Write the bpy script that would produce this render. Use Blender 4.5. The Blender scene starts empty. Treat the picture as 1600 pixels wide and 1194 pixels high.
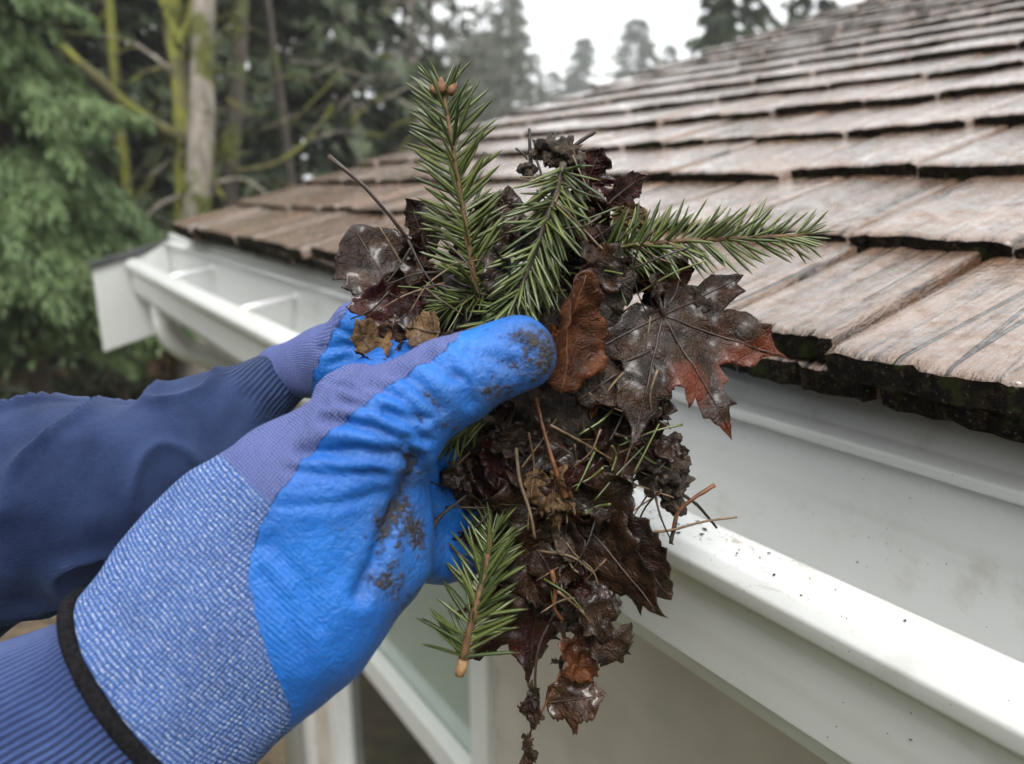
import bpy, bmesh, math, random
import numpy as np
from mathutils import Vector, Matrix, noise as mnoise
from mathutils.geometry import delaunay_2d_cdt

# ---------------------------------------------------------------- camera, world, sun, exposure
# World axes: +X from the eave up into the house, +Y along the eave away from the viewer, Z up.
# The viewer's eye is the origin; the ground lies 3 m below.
sc = bpy.context.scene
FPX, CX, CY = 1161.0, 800.0, 597.0            # focal length and centre for a 1600 x 1194 frame
_e = np.array([-830, 302, 1161.0]); _e /= np.linalg.norm(_e)
_p = math.atan2(302, 1161)
_u = np.array([0, math.cos(_p), -math.sin(_p)])
_r = -np.cross(_e, _u)
C2W = np.array([_r, _e, _u])                  # rows: world axes in (right, up, forward) camera coordinates
def c2w(v): return np.asarray(v) @ C2W.T
cam_d = bpy.data.cameras.new('camera'); cam = bpy.data.objects.new('camera', cam_d)
sc.collection.objects.link(cam); sc.camera = cam
R_, U_, F_ = c2w([1, 0, 0]), c2w([0, 1, 0]), c2w([0, 0, 1])
cam.matrix_world = Matrix([[R_[i], U_[i], -F_[i], 0] for i in range(3)] + [[0, 0, 0, 1]])
cam_d.sensor_width = 36; cam_d.lens = FPX / 1600 * 36
cam_d.clip_start = 0.02; cam_d.clip_end = 2000
cam_d.dof.use_dof = True; cam_d.dof.focus_distance = 0.46; cam_d.dof.aperture_fstop = 5.0

world = bpy.data.worlds.new('World'); sc.world = world; world.use_nodes = True
wt = world.node_tree; wt.nodes.clear()
SUN_EL, SUN_AZ = math.radians(58), math.radians(215)   # azimuth clockwise from +Y: high, behind the viewer and to the left
sky = wt.nodes.new('ShaderNodeTexSky'); sky.sky_type = 'NISHITA'; sky.sun_disc = False
sky.sun_elevation = SUN_EL; sky.sun_rotation = SUN_AZ
sky.air_density = 1.0; sky.dust_density = 4.0; sky.ozone_density = 1.0
hs = wt.nodes.new('ShaderNodeHueSaturation'); hs.inputs['Saturation'].default_value = 0.10
mx = wt.nodes.new('ShaderNodeMix'); mx.data_type = 'RGBA'; mx.inputs[0].default_value = 0.75
mx.inputs[7].default_value = (8.2, 8.4, 8.5, 1)           # the even cloud layer over the whole sky
bg = wt.nodes.new('ShaderNodeBackground'); bg.inputs['Strength'].default_value = 0.15
wo = wt.nodes.new('ShaderNodeOutputWorld')
wt.links.new(sky.outputs[0], hs.inputs['Color']); wt.links.new(hs.outputs[0], mx.inputs[6])
wt.links.new(mx.outputs[2], bg.inputs['Color']); wt.links.new(bg.outputs[0], wo.inputs['Surface'])
sun_d = bpy.data.lights.new('sun', 'SUN'); sun = bpy.data.objects.new('sun', sun_d); sc.collection.objects.link(sun)
sun_d.energy = 1.5; sun_d.angle = math.radians(22); sun_d.color = (1, 0.97, 0.93)
_sd = Vector((math.sin(SUN_AZ) * math.cos(SUN_EL), math.cos(SUN_AZ) * math.cos(SUN_EL), math.sin(SUN_EL)))
sun.rotation_euler = _sd.to_track_quat('Z', 'Y').to_euler()
vs = sc.view_settings; vs.view_transform = 'Standard'; vs.look = 'None'; vs.exposure = 0.74; vs.gamma = 1.0; vs.use_curve_mapping = False
sc.render.engine = 'CYCLES'
sc.cycles.use_denoising = True; sc.cycles.max_bounces = 8; sc.cycles.diffuse_bounces = 3; sc.cycles.glossy_bounces = 3
sc.cycles.volume_bounces = 1; sc.cycles.use_adaptive_sampling = True; sc.cycles.adaptive_threshold = 0.02
sc.cycles.caustics_reflective = False; sc.cycles.caustics_refractive = False

# ---------------------------------------------------------------- helpers
rng = np.random.default_rng(7); random.seed(7)
COL = sc.collection
def cpt(x, y, d): return np.array([(x - CX) / FPX * d, -(y - CY) / FPX * d, d])   # camera coordinates (m) of a spot
def W(x, y, d): return Vector(c2w(cpt(x, y, d)))
def meta(o, label=None, cat=None, group=None, kind=None):
    if label: o['label'] = label
    if cat: o['category'] = cat
    if group: o['group'] = group
    if kind: o['kind'] = kind
    return o
def link(o, parent=None):
    COL.objects.link(o)
    if parent is not None: o.parent = parent
    return o
def empty(name, loc=(0, 0, 0), parent=None):
    o = bpy.data.objects.new(name, None); o.empty_display_size = 0.02; o.location = loc
    return link(o, parent)
def mesh_np(name, v, f, mats, smooth=True, mi=None):
    """v (n,3) array, f list of tuples or (m,k) int array"""
    me = bpy.data.meshes.new(name)
    if isinstance(f, np.ndarray):
        k = f.shape[1]; me.vertices.add(len(v)); me.vertices.foreach_set('co', np.ascontiguousarray(v, np.float32).ravel())
        me.loops.add(f.size); me.loops.foreach_set('vertex_index', np.ascontiguousarray(f, np.int32).ravel())
        me.polygons.add(len(f)); me.polygons.foreach_set('loop_start', np.arange(len(f), dtype=np.int32) * k)
        me.polygons.foreach_set('loop_total', np.full(len(f), k, np.int32))
        me.update(calc_edges=True); me.validate()
    else:
        me.from_pydata([tuple(map(float, p)) for p in v], [], f)
    for m in (mats if isinstance(mats, (list, tuple)) else [mats]): me.materials.append(m)
    if mi is not None: me.polygons.foreach_set('material_index', np.asarray(mi, np.int32))
    me.polygons.foreach_set('use_smooth', np.full(len(me.polygons), smooth))
    me.update(); return me
def obj(name, me, parent=None): return link(bpy.data.objects.new(name, me), parent)
def attr(me, name, data):
    a = me.attributes.new(name, 'FLOAT_VECTOR' if data.ndim == 2 else 'FLOAT', 'POINT')
    a.data.foreach_set('vector' if data.ndim == 2 else 'value', np.ascontiguousarray(data, np.float32).ravel())
class MB:
    """collects simple shapes into one mesh"""
    def __init__(s): s.v = []; s.f = []
    def box(s, a, b):
        i = len(s.v); (x0, y0, z0), (x1, y1, z1) = a, b
        s.v += [(x0, y0, z0), (x1, y0, z0), (x1, y1, z0), (x0, y1, z0), (x0, y0, z1), (x1, y0, z1), (x1, y1, z1), (x0, y1, z1)]
        s.f += [tuple(i + k for k in q) for q in ((0, 3, 2, 1), (4, 5, 6, 7), (0, 1, 5, 4), (1, 2, 6, 5), (2, 3, 7, 6), (3, 0, 4, 7))]
        return s
    def tube(s, pts, rad, n=8, flat=1.0, cap=True, jag=0.0):
        pts = [Vector(p) for p in pts]; i0 = len(s.v); rad = rad if hasattr(rad, '__len__') else [rad] * len(pts)
        prev = None
        for k, p in enumerate(pts):
            t = (pts[min(k + 1, len(pts) - 1)] - pts[max(k - 1, 0)]).normalized()
            if prev is None: a = t.orthogonal().normalized()
            else: a = (prev - t * prev.dot(t)).normalized()
            prev = a; b = t.cross(a)
            for q in range(n):
                w = 2 * math.pi * q / n; rr = rad[k] * (1 + jag * random.uniform(-1, 1))
                s.v.append(tuple(p + a * (rr * math.cos(w)) + b * (rr * flat * math.sin(w))))
        for k in range(len(pts) - 1):
            for q in range(n):
                s.f.append((i0 + k * n + q, i0 + k * n + (q + 1) % n, i0 + (k + 1) * n + (q + 1) % n, i0 + (k + 1) * n + q))
        if cap:
            s.f.append(tuple(i0 + q for q in reversed(range(n)))); s.f.append(tuple(i0 + (len(pts) - 1) * n + q for q in range(n)))
        return s
    def mesh(s, name, mat, smooth=False): return mesh_np(name, s.v, s.f, mat, smooth)
    def obj(s, name, mat, parent=None, smooth=False): return obj(name, s.mesh(name, mat, smooth), parent)
def bevel(o, w, seg=2):
    m = o.modifiers.new('bevel', 'BEVEL'); m.width = w; m.segments = seg; m.limit_method = 'ANGLE'; return o

# ---- materials
class NT:
    def __init__(s, name):
        s.m = bpy.data.materials.new(name); s.m.use_nodes = True; s.t = s.m.node_tree; s.b = s.t.nodes['Principled BSDF']
    def n(s, typ, **kw):
        nd = s.t.nodes.new('ShaderNode' + typ)
        for k, v in kw.items():
            if k.startswith('_'): setattr(nd, k[1:], v)
            else:
                key = int(k[1:]) if k[0] == 'i' and k[1:].isdigit() else k.replace('_', ' ')
                if hasattr(v, 'is_output') or isinstance(v, bpy.types.NodeSocket): s.t.links.new(v, nd.inputs[key])
                else: nd.inputs[key].default_value = v
        return nd
    def set(s, **kw):
        for k, v in kw.items():
            k = k.replace('_', ' ')
            if isinstance(v, bpy.types.NodeSocket): s.t.links.new(v, s.b.inputs[k])
            else: s.b.inputs[k].default_value = v
        return s
    def obj_co(s): return s.n('TexCoord').outputs['Object']
    def rand(s): return s.n('ObjectInfo').outputs['Random']
    def at(s, name): return s.n('Attribute', _attribute_name=name)
    def noise(s, co, scale, detail=4, rough=0.55, dist=0.0):
        return s.n('TexNoise', Vector=co, Scale=scale, Detail=detail, Roughness=rough, Distortion=dist).outputs['Fac']
    def mapn(s, co, scale=(1, 1, 1), loc=(0, 0, 0), rot=(0, 0, 0)):
        return s.n('Mapping', Vector=co, Scale=scale, Location=loc, Rotation=rot).outputs[0]
    def ramp(s, fac, stops):
        r = s.n('ValToRGB', Fac=fac); el = r.color_ramp.elements
        while len(el) < len(stops): el.new(0.5)
        for e, (p, c) in zip(el, stops):
            e.position = p; e.color = (c, c, c, 1) if not hasattr(c, '__len__') else (*c, 1)
        return r.outputs[0]
    def mix(s, fac, a, b, mode='MIX'):
        nd = s.n('Mix', _data_type='RGBA', _blend_type=mode); nd.clamp_factor = True
        for i, v in ((0, fac), (6, a), (7, b)):
            if isinstance(v, bpy.types.NodeSocket): s.t.links.new(v, nd.inputs[i])
            else: nd.inputs[i].default_value = v if i == 0 else (*v, 1)
        return nd.outputs[2]
    def math(s, op, a, b=0.0, c=0.0):
        nd = s.n('Math', _operation=op)
        for i, v in enumerate((a, b, c)):
            if isinstance(v, bpy.types.NodeSocket): s.t.links.new(v, nd.inputs[i])
            else: nd.inputs[i].default_value = v
        return nd.outputs[0]
    def smooth(s, x, lo, hi):
        nd = s.n('MapRange', _interpolation_type='SMOOTHSTEP', Value=x); nd.inputs[1].default_value = lo; nd.inputs[2].default_value = hi
        return nd.outputs[0]
    def bump(s, h, strength=0.5, dist=0.01, normal=None):
        nd = s.n('Bump', Height=h, Strength=strength, Distance=dist)
        if normal is not None: s.t.links.new(normal, nd.inputs['Normal'])
        return nd.outputs[0]
    def offset(s, co, amt=37.0):
        r = s.rand(); v = s.n('CombineXYZ', X=s.math('MULTIPLY', r, amt), Y=s.math('MULTIPLY', r, amt * 1.7), Z=s.math('MULTIPLY', r, amt * .6)).outputs[0]
        return s.n('VectorMath', _operation='ADD', i0=co, i1=v).outputs[0]

def simple(name, col, rough=0.6, nscale=30, var=0.25, bumpd=0.0, spec=0.5):
    m = NT(name); co = m.obj_co(); n = m.noise(co, nscale)
    c = m.mix(m.smooth(n, .25, .75), tuple(x * (1 - var) for x in col), tuple(min(1, x * (1 + var)) for x in col))
    m.set(Base_Color=c, Roughness=rough, Specular_IOR_Level=spec)
    if bumpd: m.set(Normal=m.bump(m.noise(co, nscale * 3), 0.6, bumpd))
    return m.m

def m_white(name, col=(.66, .67, .655), dirt=0.5, rough=.32, zone=True):
    m = NT(name); co = m.obj_co()
    streak = m.noise(m.mapn(co, (60, 1.6, 40)), 1.0, 5)
    spot = m.noise(co, 22, 6, .65); big = m.noise(co, 3.0, 3)
    d = m.math('MULTIPLY', m.smooth(spot, .52, .78), m.smooth(big, .35, .7))
    c = m.mix(m.math('MULTIPLY', m.smooth(streak, .42, .75), .55 * dirt), col, (.50, .50, .46))
    c = m.mix(m.math('MULTIPLY', d, .6 * dirt), c, (.36, .33, .26))
    sp = m.noise(co, 260, 2, .5)
    if zone:      # smears of mud on the lip where the clump was lifted out
        s3 = m.n('SeparateXYZ', Vector=co).outputs; along = m.math('POWER', m.math('MULTIPLY', m.math('ADD', s3[1], .86), 9.0), 2.0)
        near = m.math('MULTIPLY', m.math('POWER', 2.718, m.math('MULTIPLY', along, -1.0)), m.math('MULTIPLY', m.smooth(s3[2], .115, .13), m.smooth(s3[0], .0, -.03)))
        sm_ = m.noise(m.mapn(co, (120, 60, 120)), 1.0, 5, .65, 1.2); c = m.mix(m.math('MULTIPLY', m.math('MULTIPLY', near, m.smooth(sm_, .53, .70)), .6), c, (.24, .18, .11))
    c = m.mix(m.math('MULTIPLY', m.smooth(sp, .74, .78), dirt), c, (.08, .07, .05))
    m.set(Base_Color=c, Roughness=m.math('ADD', m.math('MULTIPLY', spot, .25), rough - .1), Coat_Weight=.15, Coat_Roughness=.1)
    m.set(Normal=m.bump(m.math('ADD', m.noise(co, 9, 2), m.math('MULTIPLY', spot, .08)), .25, .004))
    return m.m

def m_shingle():
    m = NT('wet_cedar'); co = m.offset(m.obj_co()); r = m.rand()
    g = m.noise(m.mapn(co, (9, 170, 60)), 1.0, 6, .6, .4); g2 = m.noise(m.mapn(co, (3, 38, 20)), 1.0, 3, .5, .6)
    big = m.noise(co, 7, 3)
    base = m.mix(r, (.120, .068, .038), (.225, .143, .100))
    c = m.mix(m.smooth(g2, .35, .7), base, (.25, .165, .118))
    c = m.mix(m.smooth(g, .5, .66), c, (.045, .027, .018))
    c = m.mix(m.math('MULTIPLY', m.smooth(big, .48, .70), .6), c, (.22, .098, .036))
    c = m.mix(m.math('MULTIPLY', m.smooth(m.noise(co, 34, 5, .7), .6, .75), .5), c, (.045, .05, .028))
    sl = m.n('TexVoronoi', _feature='DISTANCE_TO_EDGE', Vector=m.mapn(co, (.9, 17, 0)), Scale=1.0).outputs['Distance']; split = m.math('MULTIPLY', m.smooth(sl, .022, .008), m.smooth(m.noise(co, 6, 2), .42, .5))
    c = m.mix(m.math('MULTIPLY', split, .9), c, (.022, .014, .009))
    wet = m.noise(co, 55, 5, .65)
    m.set(Base_Color=c, Roughness=m.ramp(wet, [(.3, .10), (.7, .32)]), Specular_IOR_Level=1.0, Coat_Weight=m.smooth(wet, .70, .40), Coat_Roughness=.06)
    drops = m.noise(m.mapn(co, (120, 260, 200)), 1.0, 3, .6)
    h = m.math('SUBTRACT', m.math('ADD', m.math('MULTIPLY', g, 1.0), m.math('MULTIPLY', drops, .7)), m.math('MULTIPLY', split, 1.2))
    nb = m.bump(h, 1.0, .0048)
    m.set(Normal=nb); m.t.links.new(m.bump(drops, .4, .0025), m.b.inputs['Coat Normal'])
    return m.m
def m_butt():
    m = NT('mossy_end_grain'); co = m.offset(m.obj_co()); a = m.noise(co, 90, 6, .7); b = m.noise(co, 300, 3)
    c = m.mix(m.smooth(a, .45, .7), (.008, .006, .005), (.045, .032, .018)); c = m.mix(m.smooth(b, .60, .70), c, (.10, .095, .055)); c = m.mix(m.smooth(m.noise(co, 40, 4), .56, .66), c, (.030, .038, .010))
    m.set(Base_Color=c, Roughness=.85, Specular_IOR_Level=.12, Normal=m.bump(m.math('ADD', a, m.math('MULTIPLY', b, .4)), 1.0, .010)); return m.m
WHITE = m_white('white_paint', dirt=.75); WHITE2 = m_white('white_trim', dirt=.25, zone=False); SHING = m_shingle(); BUTT = m_butt()
DECK = simple('dark_underlay', (.02, .017, .014), .8)
# ---------------------------------------------------------------- ground
GZ = -3.0
def m_ground():
    m = NT('forest_floor'); co = m.obj_co(); a = m.noise(co, 1.2, 8, .65); b = m.noise(co, 9, 6, .7); big = m.noise(co, .16, 3)
    c = m.mix(m.smooth(b, .35, .68), (.035, .025, .015), (.16, .115, .065)); c = m.mix(m.smooth(a, .5, .68), c, (.06, .085, .018))
    c = m.mix(m.smooth(big, .54, .6), c, (.075, .095, .035))
    m.set(Base_Color=c, Roughness=.85, Normal=m.bump(b, .7, .05)); return m.m
n = 140; gx = np.concatenate([-np.geomspace(400, .3, 45), np.linspace(-.25, .25, 5), np.geomspace(.3, 400, 45)])
G = np.array([(x, y + 8, 0) for y in gx for x in gx]); k = len(gx)
rr = np.hypot(G[:, 0], G[:, 1] - 2)
G[:, 2] = GZ + np.array([mnoise.noise(Vector((p[0] * .25, p[1] * .25, 3))) for p in G]) * .16 * np.clip((rr - 5) / 6, 0, 1)
F = np.array([(j * k + i, j * k + i + 1, (j + 1) * k + i + 1, (j + 1) * k + i) for j in range(k - 1) for i in range(k - 1)])
meta(obj('ground', mesh_np('ground', G, F, m_ground())), kind='structure')

# ---------------------------------------------------------------- house
TH = math.radians(17.0); ct, st = math.cos(TH), math.sin(TH)
EX = .235; T = .0225; YE = 2.70; Y0 = -.75            # exposure, butt thickness, far rake, near end
A0, B0 = .51, -.155                                  # deck plane at the drip edge
NC = 25
def slope(s, h=0.0): return A0 + s * ct - h * st, B0 + s * st + h * ct
SIDING = simple('greige_siding', (.46, .42, .36), .6, 6, .10)
house = empty('house', (.85, 1.2, GZ)); hl = Vector(house.location)
meta(house, 'low house eave with wet cedar shake roof, white trim and greige siding', 'house')
def hpart(mb, name, mat, parent=house, bev=0.0, smooth=False):
    v = np.array(mb.v) - np.array(hl); o = obj(name, mesh_np(name, v, mb.f, mat, smooth), parent)
    if bev: bevel(o, bev)
    return o
# roof deck
xe, ze = slope(NC * EX + .02); mb = MB()
xa, za = slope(.056)
mb.v = [(xa, Y0, za), (xe, Y0, ze), (xe, YE - .01, ze), (xa, YE - .01, za), (xa, Y0, za - .005), (xe, Y0, ze - .006), (xe, YE - .01, ze - .006), (xa, YE - .01, za - .006)]
mb.f = [(0, 1, 2, 3), (7, 6, 5, 4), (0, 4, 5, 1), (1, 5, 6, 2), (2, 6, 7, 3), (3, 7, 4, 0)]
roof = hpart(mb, 'roof', DECK)
# shingles: wedge pieces, split widths, ragged butts; twelve patterns shared
L = 3 * EX
def shingle_mesh(w, seed):
    rs = np.random.default_rng(seed); nx, ny = 9, 18
    us = np.array([0, .012, .05, .12, .25, .42, .62, .82, 1.0]) * L; vs_ = np.linspace(-w / 2, w / 2, ny)
    ragged = np.array([mnoise.noise(Vector((q * 30, seed * 3.1, 0))) for q in vs_]) * .003 + rs.normal(0, .0014, ny)
    cup = rs.uniform(-.0015, .003); warp = rs.uniform(-.003, .003)
    top, bot = [], []
    for i, u in enumerate(us):
        for j, v in enumerate(vs_):
            th = T * (1 - u / L) + .0015
            uu = u + ragged[j] * max(0, 1 - u / (.1 * L)) if i > 0 else u + ragged[j]
            gr = mnoise.noise(Vector((u * 2.5, v * 70, seed * 7.7))) * .0014 + mnoise.noise(Vector((u * 9, v * 22, seed))) * .0011
            edge = -.0028 if j in (0, ny - 1) else 0
            b0 = T * (1 - u / L) + (cup * (2 * v / w) ** 2 + warp * (2 * v / w)) * (1 - u / L)
            rnd = -.003 if i == 0 else 0
            top.append((uu, v, b0 + th + gr + edge + rnd)); bot.append((uu + (.0015 if i == 0 else 0) + rs.normal(0, .0008), v * .985, b0 + gr * .3 + rs.normal(0, .0006)))
    v = top + bot; n0 = len(top); f = []; mi = []
    for i in range(nx - 1):
        for j in range(ny - 1):
            a = i * ny + j; f.append((a, a + ny, a + ny + 1, a + 1)); mi.append(0)
    for j in range(ny - 1): f.append((j, j + 1, n0 + j + 1, n0 + j)); mi.append(1)
    for i in range(nx - 1):
        a = i * ny; f.append((a, n0 + a, n0 + a + ny, a + ny)); mi.append(0)
        a = i * ny + ny - 1; f.append((a, a + ny, n0 + a + ny, n0 + a)); mi.append(0)
    me = mesh_np('shingle', v, f, [SHING, BUTT], True, mi)
    for p in me.polygons:
        if p.material_index == 1: p.use_smooth = False
    return me
WID = [.085, .105, .125, .14, .155, .17, .185, .20, .215, .235, .13, .18]
SM = [shingle_mesh(w, i + 1) for i, w in enumerate(WID)]
Rsl = Matrix.Rotation(-TH, 4, 'Y')
cand = []
rs = random.Random(21)
FORCED = {0: [.308, .52], 1: [.437, .592, .76], 2: [.495, .685, .90], 3: [.735, 1.033]}     # keyways that the photograph shows clearly
for c in range(-1, NC):
    cuts = [Y0 - rs.uniform(0, .1)] + sorted(FORCED.get(c, [])) + [YE + rs.uniform(-.012, .012)]
    for ya, yb in zip(cuts, cuts[1:]):
        ks = []; tot = 0.0
        while tot < yb - ya - .05: k = rs.randrange(len(WID)); ks.append(k); tot += WID[k] + .004
        if not ks: ks = [0]; tot = WID[0]
        if len(ks) > 1 and abs(tot - WID[ks[-1]] - (yb - ya)) < abs(tot - (yb - ya)): tot -= WID[ks[-1]] + .004; ks.pop()
        f = (yb - ya) / tot; y = ya
        for i, k in enumerate(ks):
            w = (WID[k] + .004) * f; gap = .009 if (i == 0 and c in FORCED) else rs.choice([.002, .003, .004, .0065])
            s0 = (max(c, 0)) * EX + rs.uniform(-.011, .010) + (.012 if c == -1 else 0); h = -T if c == -1 else rs.uniform(-.001, .003)
            x, z = slope(s0, h); cand.append((c, k, x, y + w / 2, z, rs.uniform(-.006, .006), rs.uniform(-.006, .006), (w - gap) / WID[k])); y += w
def proj(x, y, z):
    q = np.array([x, y, z]) @ C2W; return (CX + FPX * q[0] / q[2], CY - FPX * q[1] / q[2], q[2]) if q[2] > .05 else (9e9, 0, 1)
def inview(t):
    a = proj(*t[2:5]); return -150 < a[0] < 1900 and -260 < a[1] < 1350
seen = sorted([t for t in cand if inview(t)], key=lambda t: proj(*t[2:5])[2]); rest = [t for t in cand if not inview(t)] + seen[300:]
def smat(t): return Matrix.Translation(Vector(t[2:5])) @ Rsl @ Matrix.Rotation(t[5], 4, 'Z') @ Matrix.Rotation(t[6], 4, 'Y') @ Matrix.Diagonal((1, t[7], 1, 1))
Hinv = Matrix.Translation(-hl)
for t in seen[:300]:
    o = obj('shingle', SM[t[1]], roof); o.matrix_local = Hinv @ smat(t)
bm = bmesh.new()
for t in rest:
    me = SM[t[1]]; nb = len(bm.verts); nf = len(bm.faces); bm.from_mesh(me); bm.verts.ensure_lookup_table()
    Mx = Hinv @ smat(t)
    for vtx in bm.verts[nb:]: vtx.co = Mx @ vtx.co
me = bpy.data.meshes.new('upper_shingles'); bm.to_mesh(me); bm.free(); me.materials.append(SHING); me.materials.append(BUTT)
meta(obj('upper_shingles', me, roof), kind='stuff')
# rear slope so the roof is closed
mb = MB(); mb.v = [(xe, Y0, ze), (xe + 4, Y0, ze - 1.2), (xe + 4, YE, ze - 1.2), (xe, YE, ze)]; mb.f = [(0, 1, 2, 3)]
hpart(mb, 'rear_roof', DECK)
# fascia, soffit, wall
hpart(MB().box((.560, Y0, -.392), (.585, YE + .02, -.137)), 'fascia', WHITE2)
hpart(MB().box((.585, Y0, -.392), (.85, YE + .42, -.380)), 'soffit', WHITE2)
wx = .85
# siding boards, each one a part, around the window opening
WY0, WY1, WZ0, WZ1 = 1.36, 2.42, -2.25, -.62
hpart(MB().box((wx + .03, Y0, GZ - .3), (wx + .12, WY0, -.392)), 'wall', DECK)
hpart(MB().box((wx + .03, WY1, GZ - .3), (wx + .12, 2.78, -.392)), 'wall', DECK)
hpart(MB().box((wx + .03, WY0, GZ - .3), (wx + .12, WY1, WZ0)), 'wall', DECK)
hpart(MB().box((wx + .03, WY0, WZ1), (wx + .12, WY1, -.392)), 'wall', DECK)
hpart(MB().box((wx + .12, 2.60, GZ - .3), (wx + 6, 2.66, -.12)), 'end_wall', SIDING)
bz = -.395
while bz > GZ:
    z1, z0 = bz, bz - .182
    for ya, yb in ((Y0, WY0 - .05), (WY1 + .05, 2.74)) if (z0 < WZ1 + .05 and z1 > WZ0 - .05) else ((Y0, 2.74),):
        b = MB(); b.v = [(wx + .012, ya, z1), (wx, ya, z0), (wx + .03, ya, z0), (wx + .03, ya, z1), (wx + .012, yb, z1), (wx, yb, z0), (wx + .03, yb, z0), (wx + .03, yb, z1)]
        b.f = [(0, 1, 2, 3), (7, 6, 5, 4), (0, 4, 5, 1), (1, 5, 6, 2), (2, 6, 7, 3), (3, 7, 4, 0)]
        hpart(b, 'siding_board', SIDING)
    bz -= .176
hpart(MB().box((wx - .018, 2.74, GZ), (wx + .1, 2.85, -.38)), 'corner_board', WHITE2, bev=.004)
# window: frame, sash rails, panes
glass = NT('window_glass'); glass.set(Base_Color=(.32, .40, .36, 1), Roughness=.06, Specular_IOR_Level=.9, Coat_Weight=.6, Coat_Roughness=.03)  # pale green: the sky's reflection put into the upper pane's colour
win = hpart(MB().box((wx + .050, WY0 + .03, WZ0 + .02), (wx + .056, WY1 - .03, WZ1 - .02)), 'window', glass.m)
def wpart(a, b, name='frame', mat=WHITE2, bev=.004): return hpart(MB().box(a, b), name, mat, win, bev)
wpart((wx - .02, WY0 - .05, WZ0), (wx + .06, WY0 + .03, WZ1)); wpart((wx - .02, WY1 - .03, WZ0), (wx + .06, WY1 + .05, WZ1))
wpart((wx - .022, WY0 - .055, WZ1), (wx + .06, WY1 + .055, WZ1 + .07)); wpart((wx - .03, WY0 - .06, WZ0 - .05), (wx + .06, WY1 + .06, WZ0), 'sill')
wpart((wx + .0, WY0 + .032, -1.62), (wx + .048, WY1 - .032, -1.53), 'rail'); wpart((wx + .012, WY1 - .075, WZ0 + .002), (wx + .047, WY1 - .032, -1.622), 'stile')
dk = NT('dark_glass'); dk.set(Base_Color=(.02, .024, .022, 1), Roughness=.08, Specular_IOR_Level=.35)
wpart((wx + .03, WY0 + .034, WZ0 + .004), (wx + .040, WY1 - .08, -1.624), 'pane', dk.m, 0)
# rake board with metal edge beyond the gutter end
RY = 3.10
def rz(x): return -.279 + (x - .30) * .265
mb = MB(); x0, x1 = .292, .95
mb.v = [(x0, RY, rz(x0) - .31), (x1, RY, rz(x1) - .31), (x1, RY, rz(x1)), (x0, RY, rz(x0)), (x0, RY + .03, rz(x0) - .31), (x1, RY + .03, rz(x1) - .31), (x1, RY + .03, rz(x1)), (x0, RY + .03, rz(x0))]
mb.f = [(0, 1, 2, 3), (7, 6, 5, 4), (0, 4, 5, 1), (1, 5, 6, 2), (2, 6, 7, 3), (3, 7, 4, 0)]
hpart(mb, 'rake_board', WHITE2, bev=.003)
FLASH = simple('grey_flashing', (.07, .07, .075), .4, 20, .3)
mb = MB(); x0 = .286
for zz in (.003, .022):
    mb.v += [(x0, RY - .012, rz(x0) + zz), (.62, RY - .012, rz(.62) + zz), (.62, RY + .045, rz(.62) + zz), (x0, RY + .045, rz(x0) + zz)]
mb.f = [(3, 2, 1, 0), (4, 5, 6, 7), (0, 1, 5, 4), (1, 2, 6, 5), (2, 3, 7, 6), (3, 0, 4, 7)]
hpart(mb, 'drip_edge', FLASH)
mb = MB(); mb.v = [(.60, YE + .02, -.152), (1.6, YE + .02, .13), (1.6, RY + .04, .13), (.60, RY + .04, -.175)]; mb.f = [(0, 1, 2, 3)]
hpart(mb, 'flashing', FLASH)

# ---------------------------------------------------------------- gutter
gut = empty('rain_gutter', (.48, 1.2, -.39)); gl = Vector(gut.location)
meta(gut, 'white metal rain gutter running along the eave under the shingles', 'gutter')
def gpart(v, f, name, mat=WHITE, parent=gut, smooth=False):
    return obj(name, mesh_np(name, np.array(v) - np.array(gl), f, mat, smooth), parent)
def rounded(pts, rad=.0025, n=4):
    out = [Vector(pts[0])]
    for a, b, c in zip(pts, pts[1:], pts[2:]):
        a, b, c = Vector(a), Vector(b), Vector(c); d = min(rad, (a - b).length * .45, (c - b).length * .45)
        p, q = b + (a - b).normalized() * d, b + (c - b).normalized() * d
        for i in range(n + 1):
            t = i / n; out.append(p * (1 - t) ** 2 + b * 2 * t * (1 - t) + q * t * t)
    return out + [Vector(pts[-1])]
prof = [(.558, -.160), (.5575, -.190), (.540, -.196), (.539, -.203), (.5525, -.207), (.553, -.385), (.440, -.394), (.430, -.390), (.426, -.374), (.413, -.364), (.409, -.302), (.406, -.290), (.396, -.282), (.3935, -.268), (.401, -.2585), (.424, -.2475), (.430, -.250), (.4295, -.262)]
pr = rounded(prof)
ys = np.linspace(Y0 - .05, 3.085, 60); v = []
for y in ys:
    for p in pr:
        w = mnoise.noise(Vector((y * 1.7, p.x * 4, 2))) * .0012
        v.append((p.x + w, y, p.y + w * .6))
m_ = len(pr); f = [(j * m_ + i, j * m_ + i + 1, (j + 1) * m_ + i + 1, (j + 1) * m_ + i) for j in range(len(ys) - 1) for i in range(m_ - 1)]
tr = gpart(v, f, 'trough', smooth=True); s = tr.modifiers.new('s', 'SOLIDIFY'); s.thickness = .0012; s.offset = -1
ec = [p for p in pr if p.y < -.2]; v = [(p.x, 3.083, p.y) for p in ec] + [(p.x, 3.0865, p.y) for p in ec]; q = len(ec)
f = [tuple(range(q)), tuple(reversed(range(q, 2 * q)))] + [(i, (i + 1) % q, q + (i + 1) % q, q + i) for i in range(q)]
gpart(v, f, 'end_cap')
METAL = NT('bare_aluminium'); METAL.set(Base_Color=(.85, .86, .86, 1), Metallic=.3, Roughness=.35)
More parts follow.
